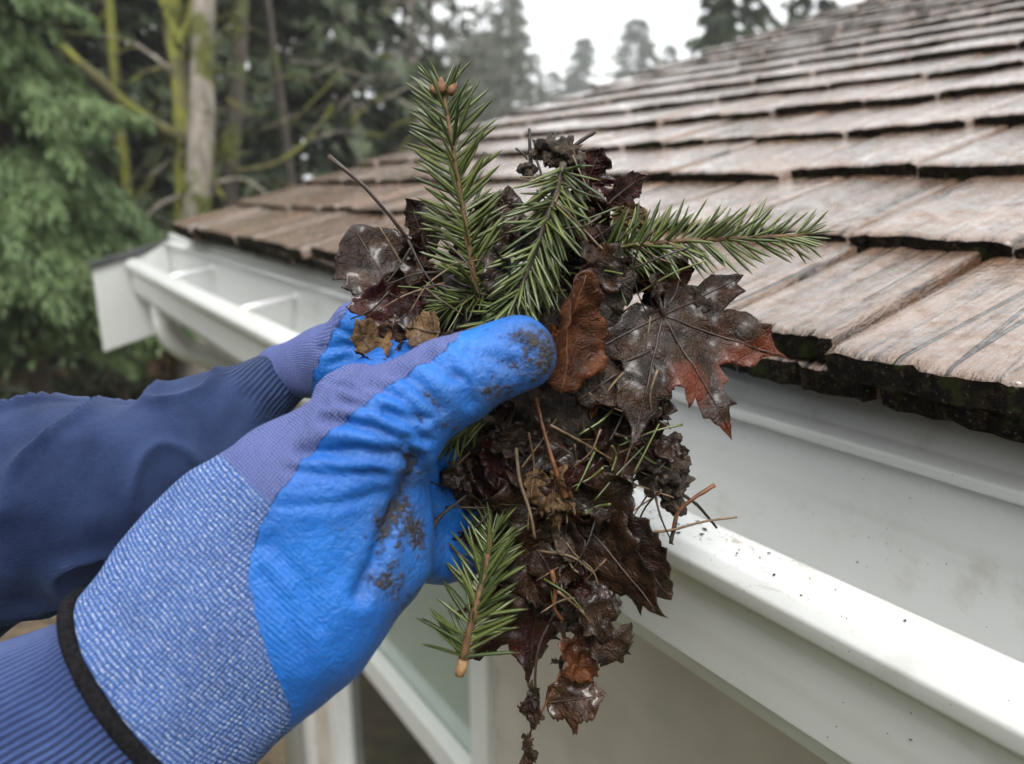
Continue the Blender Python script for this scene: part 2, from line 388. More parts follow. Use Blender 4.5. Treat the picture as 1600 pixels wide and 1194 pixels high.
for hy in (2.42, 1.66):
    mb = MB(); mb.tube([(.409, hy, -.262), (.45, hy, -.252), (.553, hy, -.238)], .009, 8, .7); o = gpart(mb.v, mb.f, 'hanger', METAL.m, smooth=True)
    mb = MB(); mb.tube([(.545, hy, -.239), (.5535, hy, -.238)], .012, 6); gpart(mb.v, mb.f, 'screw', METAL.m, o)
# downspout: corrugated elbow turning back to the wall, then down
ds = [(.470, 2.84, -.388), (.470, 2.84, -.455)]
for i in range(1, 13):
    a = i / 12 * math.radians(62); ds.append((.470 + .13 * (1 - math.cos(a)), 2.84, -.455 - .13 * math.sin(a)))
dx, dz = math.sin(math.radians(62)), math.cos(math.radians(62)); p = ds[-1]
for i in range(1, 6): ds.append((p[0] + dx * .042 * i, 2.84, p[2] - dz * .042 * i))
p = ds[-1]
for i in range(1, 9): a = math.radians(62) * (1 - i / 8); p = (p[0] + .018 * math.sin(a), 2.84, p[2] - .018 * math.cos(a)); ds.append(p)
ds.append((p[0], 2.84, GZ + .1))
fine = []; 
for a, b in zip(ds[:-1], ds[1:-1]):
    for t in (0, .5): fine.append(tuple(a[i] * (1 - t) + b[i] * t for i in range(3)))
fine += [ds[-2], ds[-1]]
mb = MB(); mb.tube(fine, [.042 + (.0045 if i % 2 and i < len(fine) - 2 else 0) for i in range(len(fine))], 16, .85)
gpart(mb.v, mb.f, 'downspout', WHITE2, smooth=True)
# crumbs of dirt left on the lip and in the trough
mb = MB(); rs = random.Random(5); ICO = [Vector(q).normalized() for q in ((1, 0, 0), (-1, 0, 0), (0, 1, 0), (0, -1, 0), (0, 0, 1), (0, 0, -1))]
IF = [(0, 2, 4), (2, 1, 4), (1, 3, 4), (3, 0, 4), (2, 0, 5), (1, 2, 5), (3, 1, 5), (0, 3, 5)]
def crumb(p, r, el=1.0):
    i = len(mb.v); R3 = Matrix.Rotation(rs.uniform(0, 6.3), 3, 'Z')
    for q in ICO: w = R3 @ Vector((q.x * el, q.y, q.z * .5)); mb.v.append(tuple(Vector(p) + w * r * rs.uniform(.7, 1.3)))
    mb.f += [tuple(i + k for k in t) for t in IF]
for _ in range(110):
    y = .36 + abs(rs.gauss(0, .22)) + rs.uniform(-.18, .05); t = rs.random(); crumb((.402 + t * .02, y, -.258 + t * .0105 + .0005), rs.choice([.0003, .0004, .0005, .0006, .0009, .0014]), rs.uniform(1, 2.2))
for _ in range(60): crumb((.5518, rs.uniform(-.1, 1.6), rs.uniform(-.36, -.215)), rs.choice([.0004, .0005, .0007, .0012]), 1)
for _ in range(40): y = rs.uniform(.1, 1.2); t = rs.random(); crumb((.4085 + t * .003, y, -.302 - t * .058), rs.choice([.0005, .0007, .001]), 1)
for _ in range(26): crumb((.558, rs.uniform(-.1, 1.0), rs.uniform(-.19, -.165)), rs.choice([.0006, .001, .0014]), 1)
CRUMB = simple('dirt_crumb', (.035, .027, .018), .7)
meta(mb.obj('dirt_crumbs', CRUMB), 'scattered dark crumbs of dirt on the white gutter', 'dirt', kind='stuff')
# ---------------------------------------------------------------- gloves and sleeves (person)
def rcone(P, a, b, ra, rb, k=1.0, n=None):
    """distance to a capsule with end radii ra, rb; squashed by k along n"""
    a = np.asarray(a); b = np.asarray(b)
    if k != 1.0:
        Q = P - a; Q = Q + np.outer(Q @ n, n) * (k - 1); ab = b - a; ab = ab + n * (ab @ n) * (k - 1)
    else: Q = P - a; ab = b - a
    t = np.clip(Q @ ab / max(1e-9, ab @ ab), 0, 1); d = np.linalg.norm(Q - t[:, None] * ab, axis=1) - (ra + (rb - ra) * t)
    return d / (1 + .5 * (k - 1))
def smin(a, b, k): h = np.clip(.5 + .5 * (b - a) / k, 0, 1); return b * (1 - h) + a * h - k * h * (1 - h)
def surf(fn, lo, hi, h):
    ax = [np.arange(l, u + h, h) for l, u in zip(lo, hi)]; sh = tuple(len(a) for a in ax)
    P = np.stack(np.meshgrid(*ax, indexing='ij'), -1).reshape(-1, 3); val = np.concatenate([fn(P[i:i + 400000]) for i in range(0, len(P), 400000)]).reshape(sh)
    s = val < 0; c = np.zeros(tuple(q - 1 for q in sh), int)
    for dx in (0, 1):
        for dy in (0, 1):
            for dz in (0, 1): c += s[dx:sh[0] - 1 + dx, dy:sh[1] - 1 + dy, dz:sh[2] - 1 + dz]
    m = (c > 0) & (c < 8); idx = -np.ones(c.shape, int); idx[m] = np.arange(m.sum())
    ijk = np.argwhere(m); V = np.array(lo) + (ijk + .5) * h; faces = []
    for axis in range(3):
        o1, o2 = [(1, 2), (2, 0), (0, 1)][axis]
        sl0 = [slice(None)] * 3; sl1 = [slice(None)] * 3; sl0[axis] = slice(0, -1); sl1[axis] = slice(1, None)
        d = s[tuple(sl0)].astype(int) - s[tuple(sl1)].astype(int); e = np.argwhere(d != 0); sg = d[d != 0]
        ok = (e[:, o1] > 0) & (e[:, o2] > 0) & (e[:, o1] < sh[o1] - 1) & (e[:, o2] < sh[o2] - 1); e = e[ok]; sg = sg[ok]
        def cell(a, b): q = e.copy(); q[:, o1] -= a; q[:, o2] -= b; return idx[tuple(q.T)]
        quad = np.stack([cell(1, 1), cell(0, 1), cell(0, 0), cell(1, 0)], 1); quad[sg < 0] = quad[sg < 0][:, ::-1]; faces.append(quad)
    Fq = np.concatenate(faces); Fq = Fq[(Fq >= 0).all(1)]
    for _ in range(4):
        f0 = fn(V); g = grad(fn, V); V = V - np.clip(f0 / np.maximum(.3, (g ** 2).sum(1)), -h, h)[:, None] * g
    return V, Fq
def grad(fn, V, e=4e-4):
    return np.stack([(fn(V + d) - fn(V - d)) / (2 * e) for d in np.eye(3) * e], 1)
def poly_sd(P, poly):
    """signed distance (px) to a polygon, negative inside"""
    P = np.asarray(P); d = np.full(len(P), 1e9); ins = np.zeros(len(P), bool); n = len(poly)
    for i in range(n):
        a, b = np.array(poly[i], float), np.array(poly[(i + 1) % n], float); e = b - a; w = P - a
        t = np.clip(w @ e / (e @ e), 0, 1); d = np.minimum(d, np.linalg.norm(w - t[:, None] * e, axis=1))
        c = ((a[1] > P[:, 1]) != (b[1] > P[:, 1])) & (P[:, 0] < (b[0] - a[0]) * (P[:, 1] - a[1]) / (b[1] - a[1] + 1e-12) + a[0]); ins ^= c
    return np.where(ins, -d, d)
def line_d(P, pl):
    d = np.full(len(P), 1e9)
    for a, b in zip(pl, pl[1:]):
        a, b = np.array(a, float), np.array(b, float); e = b - a; w = P - a; t = np.clip(w @ e / (e @ e), 0, 1); d = np.minimum(d, np.linalg.norm(w - t[:, None] * e, axis=1))
    return d
def design(V): return np.stack([CX + FPX * V[:, 0] / V[:, 2], CY - FPX * V[:, 1] / V[:, 2]], 1)
def prim(x0, y0, d0, r0, x1, y1, d1, r1, k=1.0): return (cpt(x0, y0, d0), cpt(x1, y1, d1), r0 * d0 / FPX, r1 * d1 / FPX, k)
NZ = np.array([0., 0, 1])
def make_sdf(prims, blend, extra=None):
    def fn(P):
        d = None
        for (a, b, ra, rb, k), bl in zip(prims, blend):
            q = rcone(P, a, b, ra, rb, k, NZ); d = q if d is None else smin(d, q, bl)
        return extra(P, d) if extra else d
    return fn
def vnoise(P, s, o=0.0): return np.array([mnoise.noise(Vector((p[0] * s + o, p[1] * s, p[2] * s))) for p in P])

def m_glove():
    m = NT('glove_knit_and_latex'); A = m.at('gl').outputs['Vector']; K = m.at('ku').outputs['Vector']; co = m.obj_co()
    sx = m.n('SeparateXYZ', Vector=A); coat_sd, hea, dirt = sx.outputs
    ks = m.n('SeparateXYZ', Vector=K); u, v = ks.outputs[0], ks.outputs[1]
    wob = m.noise(co, 160, 3); coat = m.smooth(m.math('ADD', coat_sd, m.math('MULTIPLY', m.math('SUBTRACT', wob, .5), 14)), 1.5, -1.5)
    heather = m.smooth(hea, 2, -2)
    def wave(x, k, ph=0.0): return m.math('ADD', m.math('MULTIPLY', m.math('SINE', m.math('ADD', m.math('MULTIPLY', x, k), ph)), .5), .5)
    jx = m.math('ADD', m.math('MULTIPLY', m.math('SUBTRACT', m.noise(co, 220, 2), .5), .0016), m.math('MULTIPLY', m.noise(co, 22, 3), .007))
    uj, vj = m.math('ADD', u, jx), m.math('ADD', v, jx)
    row = wave(uj, 2 * math.pi / .0022); colm = wave(vj, 2 * math.pi / .0019); fine = m.math('MULTIPLY', wave(uj, 2 * math.pi / .0014), wave(vj, 2 * math.pi / .0017))
    stitch = m.math('MULTIPLY', row, colm)
    fl = m.noise(m.mapn(K, (950, 520, 1)), 1.0, 3, .6)
    hc = m.mix(m.smooth(stitch, .1, .75), (.055, .115, .33), (.21, .33, .66)); hc = m.mix(m.math('MULTIPLY', m.math('MULTIPLY', m.smooth(fl, .46, .68), m.smooth(row, .2, .8)), .75), hc, (.70, .78, .90))
    lc = m.mix(m.smooth(fine, .05, .6), (.085, .11, .28), (.20, .235, .48))
    knit = m.mix(heather, lc, hc)
    t1 = m.noise(co, 14, 4, .6)
    cc = m.mix(m.smooth(t1, .3, .7), (.007, .105, .43), (.012, .165, .60))
    n1 = m.noise(co, 55, 6, .65); n2 = m.noise(co, 210, 4, .6)
    dm = m.math('MULTIPLY', m.smooth(m.math('ADD', m.math('MULTIPLY', m.math('ADD', n1, n2), .5), m.math('MULTIPLY', dirt, .24)), .64, .74), m.smooth(m.noise(co, 520, 3, .6), .34, .52))
    film = m.math('MULTIPLY', dirt, m.math('MULTIPLY', m.smooth(n1, .25, .65), .8))
    cc = m.mix(film, cc, (.05, .055, .05)); cc = m.mix(dm, cc, (.030, .023, .016))
    knit = m.mix(m.math('MULTIPLY', m.smooth(m.noise(co, 34, 4, .6), .45, .75), .30), knit, (.06, .085, .20)); c = m.mix(coat, knit, cc); c = m.mix(m.math('MULTIPLY', m.math('MULTIPLY', dm, .5), m.math('SUBTRACT', 1.0, coat)), c, (.05, .045, .04))
    cr = m.noise(co, 330, 5, .65, .8); wr = m.noise(m.mapn(co, (1, 1, 1), (0, 0, 0), (.4, .2, .7)), 75, 4, .6, 1.5)
    rough = m.math('ADD', m.math('MULTIPLY', m.math('SUBTRACT', 1.0, coat), .45), m.math('ADD', .33, m.math('MULTIPLY', cr, .22)))
    soft = m.math('MULTIPLY', m.smooth(dirt, -.05, -.6), m.math('MULTIPLY', row, .20))       # knit rows showing through the thin coat
    hcoat = m.math('ADD', m.math('ADD', m.math('ADD', m.math('MULTIPLY', cr, .8), m.math('MULTIPLY', m.smooth(m.n('TexVoronoi', _feature='DISTANCE_TO_EDGE', Vector=m.n('VectorMath', _operation='ADD', i0=co, i1=m.n('VectorMath', _operation='SCALE', i0=m.n('TexNoise', Vector=co, Scale=120.0).outputs['Color'], Scale=.006).outputs[0]).outputs[0], Scale=230.0).outputs['Distance'], 0.0, .16), .10)), m.math('MULTIPLY', wr, 1.1)), m.math('ADD', soft, m.math('MULTIPLY', dm, .8)))
    hknit = m.math('ADD', m.math('MULTIPLY', heather, m.math('MULTIPLY', stitch, 1.3)), m.math('MULTIPLY', m.math('SUBTRACT', 1.0, heather), m.math('MULTIPLY', fine, .8)))
    hh = m.n('Mix', _data_type='FLOAT', i0=coat, i2=hknit, i3=m.math('ADD', hcoat, .35)).outputs[0]
    m.set(Base_Color=c, Roughness=rough, Normal=m.bump(hh, .75, .0016), Sheen_Weight=.0, Specular_IOR_Level=m.math('ADD', .15, m.math('MULTIPLY', coat, .38)))
    return m.m
GLOVE = m_glove()
def m_fleece(name, a, b, ribw=.0):
    m = NT(name); K = m.at('ku').outputs['Vector']; co = m.obj_co(); ks = m.n('SeparateXYZ', Vector=K); u, v, rib = ks.outputs
    n0 = m.noise(co, 18, 4); n1 = m.noise(co, 420, 3, .7); fz = m.noise(m.mapn(K, (160, 1500, 1)), 1.0, 3)
    c = m.mix(m.smooth(n0, .3, .7), a, b); c = m.mix(m.math('MULTIPLY', m.smooth(n1, .5, .8), .14), c, tuple(min(1, x * 2.1 + .02) for x in b))
    rb = m.math('ADD', m.math('MULTIPLY', m.math('SINE', m.math('ADD', m.math('MULTIPLY', v, 2 * math.pi / (ribw or .0046)), m.math('MULTIPLY', n0, 5))), .5), .5)
    c = m.mix(m.math('MULTIPLY', rib, m.math('MULTIPLY', m.smooth(rb, .35, 0), .6)), c, tuple(x * .4 for x in a))
    hh = m.math('ADD', m.math('MULTIPLY', m.math('MULTIPLY', rb, rib), 1.4), m.math('ADD', m.math('MULTIPLY', n1, .6), m.math('MULTIPLY', fz, .6)))
    m.set(Base_Color=c, Roughness=.9, Specular_IOR_Level=.1, Sheen_Weight=.22, Sheen_Roughness=.5, Sheen_Tint=(.5, .58, .85, 1), Normal=m.bump(hh, .7, .0015)); return m.m
NAVY = m_fleece('navy_fleece', (.013, .022, .062), (.032, .052, .125)); NAVY2 = m_fleece('navy_rib', (.034, .058, .165), (.066, .105, .265), .0036)
BIND = simple('black_binding', (.011, .011, .013), .9, 500, .7, .002, .1)

person = empty('person', W(-120, 1150, .5)); pl = np.array(person.location)
meta(person, 'person in navy sweatshirt and blue coated work gloves holding a wet leaf clump', 'person')
def ppart(name, Vc, F, mat, parent=person, smooth=True):
    return obj(name, mesh_np(name, c2w(Vc) - pl, F, mat, smooth), parent)
# -- near glove: cuff, palm, heel, thumb and four fingers that curl behind the clump
hem_c = cpt(243, 1088, .362); ax_n = np.array([.77, .62, .13]); ax_n /= np.linalg.norm(ax_n)
NP = [prim(225, 1102, .362, 192, 405, 915, .376, 172, 1.45), prim(400, 905, .378, 172, 520, 790, .392, 150, 1.7),
      prim(478, 962, .374, 92, 575, 868, .384, 84, 1.1), prim(490, 765, .372, 108, 590, 670, .374, 84, 1.15),
      prim(590, 668, .374, 84, 700, 597, .384, 66), prim(700, 597, .384, 64, 808, 552, .394, 61),
      prim(585, 775, .402, 66, 592, 872, .402, 72, 1.1),
      prim(535, 620, .402, 42, 620, 575, .432, 38), prim(620, 575, .432, 38, 720, 590, .480, 34), prim(720, 590, .480, 34, 800, 640, .505, 29),
      prim(615, 730, .42, 46, 735, 735, .475, 40), prim(735, 735, .475, 40, 850, 775, .515, 35), prim(850, 775, .515, 35, 925, 775, .508, 28),
      prim(625, 800, .42, 46, 730, 810, .466, 38), prim(730, 810, .466, 38, 830, 830, .496, 31),
      prim(625, 868, .412, 44, 690, 872, .44, 36), prim(690, 872, .44, 36, 770, 862, .468, 30)]
NB = [.01, .03, .02, .022, .016, .012, .012, .012, .008, .008, .010, .008, .008, .010, .008, .010, .008]
fnear = make_sdf(NP, NB, lambda P, d: np.maximum(d, -(P - hem_c) @ ax_n))
allp = np.array([q for p_ in NP for q in p_[:2]]); Vn, Fn = surf(fnear, (allp.min(0) - .075), (allp.max(0) + .06), .0014)
px = design(Vn); N = grad(fnear, Vn); N /= np.linalg.norm(N, axis=1)[:, None] + 1e-9
# creases of the coat round the thumb root, across the palm and along the heel
front = np.clip(-N[:, 2] * 1.6 + .35, 0, 1); dsp = np.zeros(len(Vn))
CR = [([(505, 655), (580, 668), (630, 690), (655, 715)], 9, .0030), ([(530, 625), (590, 640), (640, 660), (665, 690)], 7, .0020), ([(470, 705), (560, 705), (625, 712), (650, 722)], 11, .0034),
      ([(575, 600), (625, 622), (660, 655)], 8, .0022), ([(620, 578), (655, 600), (690, 640)], 9, .0022), ([(668, 556), (690, 575), (712, 590)], 10, .0022), ([(735, 545), (780, 565), (800, 572)], 11, .0016),
      ([(455, 735), (530, 745), (600, 742)], 8, .0014), ([(440, 790), (520, 790), (600, 770)], 9, .0010), ([(648, 735), (625, 780), (602, 830), (585, 880), (560, 930)], 12, .0034),
      ([(600, 640), (630, 650), (672, 655)], 6, .0016), ([(700, 560), (730, 600), (738, 630)], 9, .0014), ([(420, 850), (470, 905), (500, 980)], 12, .0011), ([(410, 900), (450, 960), (480, 1040)], 12, .0011)]
rc = random.Random(4)
for _ in range(26):      # tight short creases fanning round the thumb root and knuckle
    x, y = rc.uniform(500, 660), rc.uniform(590, 735); a = math.radians(rc.uniform(5, 40)); l_ = rc.uniform(18, 46)
    CR.append(([(x - math.cos(a) * l_, y - math.sin(a) * l_), (x, y + rc.uniform(-5, 5)), (x + math.cos(a) * l_, y + math.sin(a) * l_)], rc.uniform(4.5, 6.5), rc.uniform(.0003, .0007)))
for _ in range(12):
    x, y = rc.uniform(700, 830), rc.uniform(520, 600); a = math.radians(rc.uniform(40, 80)); l_ = rc.uniform(12, 26)
    CR.append(([(x - math.cos(a) * l_, y - math.sin(a) * l_), (x, y), (x + math.cos(a) * l_, y + math.sin(a) * l_)], rc.uniform(4.5, 6), rc.uniform(.0004, .0008)))
for pl_, w, dp in CR:
    d = line_d(px, pl_); dsp += -dp * np.exp(-(d / w) ** 2) + dp * .22 * np.exp(-((d - 2.1 * w) / (1.1 * w)) ** 2)
inner = Vn[:, 2] < .43
nz = vnoise(Vn, 60) * .0010 + vnoise(Vn, 26, 5) * .0016
Vn = Vn + N * ((dsp * front * inner) + nz)[:, None]
coat_poly = [(452, 1100), (420, 1030), (400, 960), (386, 900), (398, 842), (428, 785), (470, 722), (520, 672), (600, 607), (650, 572), (688, 552), (712, 530), (735, 505), (800, 470), (1000, 440), (1300, 700), (1300, 1300), (460, 1250)]
coat = poly_sd(px, coat_poly); behind = (Vn[:, 2] > .405) & (px[:, 0] > 512); coat = np.where(behind & (px[:, 1] < 700), -20, coat)
hea = (px - np.array([397, 760])) @ np.array([.68, -.73])
dirt = np.zeros(len(Vn))
for (x, y, r, a) in [(838, 550, 58, 1.0), (780, 615, 55, .75), (632, 830, 72, .8), (610, 920, 80, .62), (560, 890, 75, .42), (545, 985, 60, .35), (640, 740, 40, .7), (700, 640, 50, .45), (520, 800, 80, .12)]:
    dirt = np.maximum(dirt, a * np.exp(-(((px - (x, y)) ** 2).sum(1)) / r ** 2))
dirt = dirt - .9 * np.clip(1 - np.hypot(px[:, 0] - 440, px[:, 1] - 960) / 170, 0, 1)
dirt = dirt + np.clip(-dsp / .003, 0, 1) * .28 * front * np.clip((px[:, 0] - 470) / 120, 0, 1)
axd = cpt(520, 790, .392) - cpt(225, 1102, .362); axd /= np.linalg.norm(axd); ctr = cpt(225, 1102, .362)
e1 = np.cross(axd, NZ); e1 /= np.linalg.norm(e1); e2 = np.cross(axd, e1)
def cyl(V, o, a, b, c, rad): q = V - o; return np.stack([q @ a, np.arctan2(q @ c, (q @ b)) * rad, np.zeros(len(V))], 1)
ku = cyl(Vn, ctr, axd, e1, e2, .05)
ku[:, 1] = np.where(N[:, 2] < .3, (Vn - ctr) @ e1 * 1.05, ku[:, 1])
near_glove = ppart('glove', Vn, Fn, GLOVE); meta(near_glove, 'nearer blue coated glove with heather knit cuff, thumb across the clump')
attr(near_glove.data, 'gl', np.stack([coat, hea, dirt], 1)); attr(near_glove.data, 'ku', ku)
# binding along the hem
ring = []
for a in np.linspace(0, 2 * math.pi, 72, endpoint=False):
    b1 = np.cross(ax_n, NZ); b1 /= np.linalg.norm(b1); b2 = np.cross(ax_n, b1); dr = b1 * math.cos(a) + b2 * math.sin(a); lo, hi = 0.0, .12
    for _ in range(30):
        mid = (lo + hi) / 2; inside = fnear((hem_c + ax_n * .0006 + dr * mid)[None])[0] < 0
        lo, hi = (mid, hi) if inside else (lo, mid)
    ring.append(hem_c + dr * (lo + .0004) - ax_n * .001)
ring = ring + ring[:2]; mb = MB(); mb.tube([tuple(q) for q in ring], .0040, 10, 1.0, False, .05)
ppart('cuff_binding', np.array(mb.v), [tuple(reversed(q)) for q in mb.f], BIND, near_glove)
# -- far glove
FPm = [prim(440, 582, .60, 44, 512, 566, .585, 44, 1.1), prim(512, 566, .585, 46, 640, 610, .575, 84, 1.6), prim(640, 600, .575, 92, 740, 640, .575, 88, 1.7),
       prim(520, 552, .575, 38, 556, 503, .565, 28), prim(556, 503, .565, 28, 579, 487, .56, 22),
       prim(740, 585, .58, 30, 860, 545, .575, 27), prim(860, 545, .575, 27, 920, 560, .55, 22), prim(750, 630, .585, 32, 880, 610, .58, 28), prim(880, 610, .58, 28, 940, 620, .55, 23),
       prim(745, 680, .585, 31, 860, 690, .575, 27), prim(860, 690, .575, 27, 915, 690, .55, 22), prim(720, 715, .58, 28, 810, 735, .57, 25), prim(810, 735, .57, 25, 850, 735, .55, 20)]
ff = make_sdf(FPm, [.01, .02, .02, .016, .01] + [.008] * 8)
allp = np.array([q for p_ in FPm for q in p_[:2]]); Vf, Ff = surf(ff, allp.min(0) - .055, allp.max(0) + .055, .0024)
px = design(Vf); N = grad(ff, Vf); N /= np.linalg.norm(N, axis=1)[:, None] + 1e-9
dsp = np.zeros(len(Vf))
for pl_, w, dp in [([(500, 545), (540, 540), (565, 545)], 6, .0025), ([(530, 515), (550, 525), (575, 520)], 5, .002), ([(515, 570), (545, 560)], 6, .002)]:
    dsp += -dp * np.exp(-(line_d(px, pl_) / w) ** 2)
Vf = Vf + N * (vnoise(Vf, 45) * .0012 + dsp)[:, None]
coat = poly_sd(px, [(488, 600), (494, 575), (512, 535), (530, 505), (560, 455), (1100, 400), (1100, 900), (480, 900)])
far_glove = ppart('glove', Vf, Ff, GLOVE); meta(far_glove, 'farther blue glove behind the clump, its thumb tip beside the brown leaf')
a_, b_ = cpt(440, 578, .60), cpt(640, 600, .575); ad = (b_ - a_) / np.linalg.norm(b_ - a_); f1 = np.cross(ad, NZ); f1 /= np.linalg.norm(f1)
attr(far_glove.data, 'gl', np.stack([coat, np.full(len(Vf), 10.), np.full(len(Vf), .1)], 1)); attr(far_glove.data, 'ku', cyl(Vf, a_, ad, f1, np.cross(ad, f1), .03))

def sleeve(name, rings, nA, folds, ribspan, seed, label, kdepth=.85, fold_amp=1.0, mat=None):
    """rings: (x, y, depth, radius px); a cloth tube with folds across it and a ribbed band at its end"""
    pts = np.array([cpt(*r[:3]) for r in rings]); rad = np.array([r[3] * r[2] / FPX for r in rings])
    dd = np.r_[0, np.cumsum(np.linalg.norm(np.diff(pts, axis=0), axis=1))]; tt = np.linspace(0, dd[-1], 260)
    def sm(y):     # smooth interpolation
        q = np.interp(tt, dd, y); ker = np.hanning(25); ker /= ker.sum(); return np.convolve(np.pad(q, 12, 'edge'), ker, 'valid')
    Cn = np.stack([sm(pts[:, i]) for i in range(3)], 1); Rr = sm(rad); Tn = np.gradient(Cn, axis=0); Tn /= np.linalg.norm(Tn, axis=1)[:, None]
    V = []; K = []; A = np.linspace(0, 2 * math.pi, nA, endpoint=False)
    for i in range(len(tt)):
        b1 = np.cross(Tn[i], NZ); b1 /= np.linalg.norm(b1); b2 = np.cross(Tn[i], b1)
        rib = 1 / (1 + math.exp(-(tt[i] - (dd[-1] - ribspan)) / .003)) if ribspan > 0 else 0.0
        for a in A:
            cx_, sx_ = math.cos(a), math.sin(a)
            q = Vector((tt[i] * 15 + .35 * math.sin(a * 2 + seed), cx_ * .8, sx_ * .8 + seed)); f1 = mnoise.noise(q); f2 = mnoise.noise(Vector((tt[i] * 34 + 1.2 * cx_, cx_ * 1.6, sx_ * 1.6 + seed * 2)))
            f3 = 1 - abs(mnoise.noise(Vector((tt[i] * 19 + sx_ * 1.2, cx_ * 1.1 + 9, sx_ * 1.1 - seed)))) * 2
            r = Rr[i] + folds * (f1 * .75 + f2 * .22 + max(0, f3) ** 4 * .75 * fold_amp) * (1 - .85 * rib) + rib * (-.003)
            V.append(Cn[i] + b1 * (cx_ * r) + b2 * (sx_ * r * kdepth)); K.append((tt[i], a * Rr[i], rib))
    n = len(tt); F = np.array([(i * nA + j, i * nA + (j + 1) % nA, (i + 1) * nA + (j + 1) % nA, (i + 1) * nA + j) for i in range(n - 1) for j in range(nA)])
    o = ppart(name, np.array(V), F[:, ::-1], mat or NAVY); attr(o.data, 'ku', np.array(K)); meta(o, label); return o
sleeve('sleeve', [(-900, 1000, .52, 230), (-500, 920, .50, 205), (-200, 835, .50, 182), (0, 803, .51, 168), (120, 775, .525, 148), (240, 728, .545, 112), (330, 668, .565, 82), (385, 630, .58, 66), (440, 590, .60, 51), (468, 578, .60, 45)],
       200, .0105, .052, 2.3, 'navy sleeve reaching behind the nearer glove', .9)
sleeve('sleeve', [(-560, 1500, .33, 260), (-300, 1330, .34, 225), (-60, 1222, .35, 196), (90, 1160, .358, 186), (180, 1122, .361, 178), (250, 1075, .364, 176), (300, 1030, .367, 165)],
       200, .0060, .10, 8.1, 'navy ribbed sleeve end tucked into the heather glove cuff', .74, .5, NAVY2)
# ---------------------------------------------------------------- the clump: leaves, sprigs, twigs, muck
CW = Matrix([[R_[i], U_[i], -F_[i]] for i in range(3)]).to_4x4()      # axes seen by the viewer: right, up, towards the viewer
def m_leaf(name, dark, light, spot, rough=.3, vein=(.12, .08, .05), spotamt=.5, coat=.5):
    m = NT(name); A = m.n('SeparateXYZ', Vector=m.at('lf').outputs['Vector']).outputs; co = m.offset(m.obj_co(), 3.0)
    a = m.noise(co, 28, 5, .6); b = m.noise(co, 75, 6, .65); wetn = m.noise(co, 40, 3); mud = m.noise(co, 130, 5, .7)
    c = m.mix(m.smooth(b, .35, .68), dark, light); c = m.mix(m.math('MULTIPLY', m.smooth(a, .5, .66), spotamt), c, spot)
    c = m.mix(m.math('MULTIPLY', m.smooth(m.math('ADD', A[2], m.math('MULTIPLY', m.math('SUBTRACT', a, .5), .9)), .35, .75), .85), c, spot)
    fl = m.noise(co, 400, 3, .6); c = m.mix(m.math('MULTIPLY', m.smooth(fl, .55, .75), .5), c, tuple(x * .35 for x in dark))
    c = m.mix(m.math('MULTIPLY', m.smooth(A[0], .0006, .0001), .6), c, vein); c = m.mix(m.math('MULTIPLY', m.smooth(mud, .63, .76), .35), c, (.12, .090, .060))
    wv = m.n('VectorMath', _operation='ADD', i0=co, i1=m.n('VectorMath', _operation='SCALE', i0=m.n('TexNoise', Vector=co, Scale=60.0).outputs['Color'], Scale=.010).outputs[0]).outputs[0]
    vn1 = m.n('TexVoronoi', _feature='DISTANCE_TO_EDGE', Vector=wv, Scale=150.0).outputs['Distance']; vn2 = m.n('TexVoronoi', _feature='DISTANCE_TO_EDGE', Vector=wv, Scale=420.0).outputs['Distance']
    net = m.math('ADD', m.math('MULTIPLY', m.smooth(vn1, .0, .10), .28), m.math('MULTIPLY', m.smooth(vn2, 0.0, .2), .15))
    c = m.mix(m.math('MULTIPLY', m.smooth(vn1, .07, .0), .30), c, vein)
    h = m.math('ADD', m.math('ADD', m.math('MULTIPLY', b, .4), net), m.math('ADD', m.math('MULTIPLY', mud, .5), m.math('MULTIPLY', m.smooth(A[0], .0010, .0002), .5)))
    m.set(Base_Color=c, Roughness=m.ramp(wetn, [(.38, rough * .6), (.60, min(1, rough * 1.7))]), Coat_Weight=m.math('MULTIPLY', m.smooth(wetn, .58, .40), coat), Coat_Roughness=.24, Specular_IOR_Level=.20,
          Normal=m.bump(h, .8, .0016), Subsurface_Weight=0.0)
    return m.m
LM = dict(
    wet=m_leaf('wet_dark_leaf', (.010, .0055, .0035), (.040, .020, .011), (.115, .024, .008), .26, (.05, .034, .024), .10, .45),
    rust=m_leaf('rust_leaf', (.032, .010, .004), (.105, .033, .012), (.19, .060, .016), .32, (.14, .07, .04), .5, .3),
    grey=m_leaf('grey_leaf', (.022, .015, .011), (.072, .053, .041), (.075, .036, .017), .45, (.02, .014, .012), .4, .25),
    maroon=m_leaf('maroon_leaf', (.017, .005, .004), (.052, .014, .011), (.10, .020, .011), .28, (.05, .03, .028), .3, .8),
    tan=m_leaf('tan_leaf', (.065, .036, .014), (.20, .12, .055), (.16, .07, .020), .5, (.16, .10, .06), .5, .15),
    brown=m_leaf('brown_leaf', (.014, .008, .006), (.050, .028, .018), (.12, .045, .013), .34, (.018, .012, .01), .3, .7))
STALK = simple('leaf_stalk', (.045, .026, .018), .35, 200, .5, .0004); STALK2 = simple('orange_stalk', (.15, .062, .026), .4, 200, .5, .0003)
MAPLE = [(0, 1.0), (4, .86), (7, .80), (13, .79), (11, .66), (14, .60), (21, .62), (19, .50), (25, .37), (31, .46), (33, .60), (38, .62), (40, .76), (46, .80), (50, .99), (55, .82), (60, .77), (67, .78), (65, .64), (69, .58), (77, .56), (75, .44), (81, .32), (89, .40), (93, .52), (98, .51), (104, .68), (110, .52), (121, .49), (121, .36), (136, .31), (152, .20), (172, .05)]
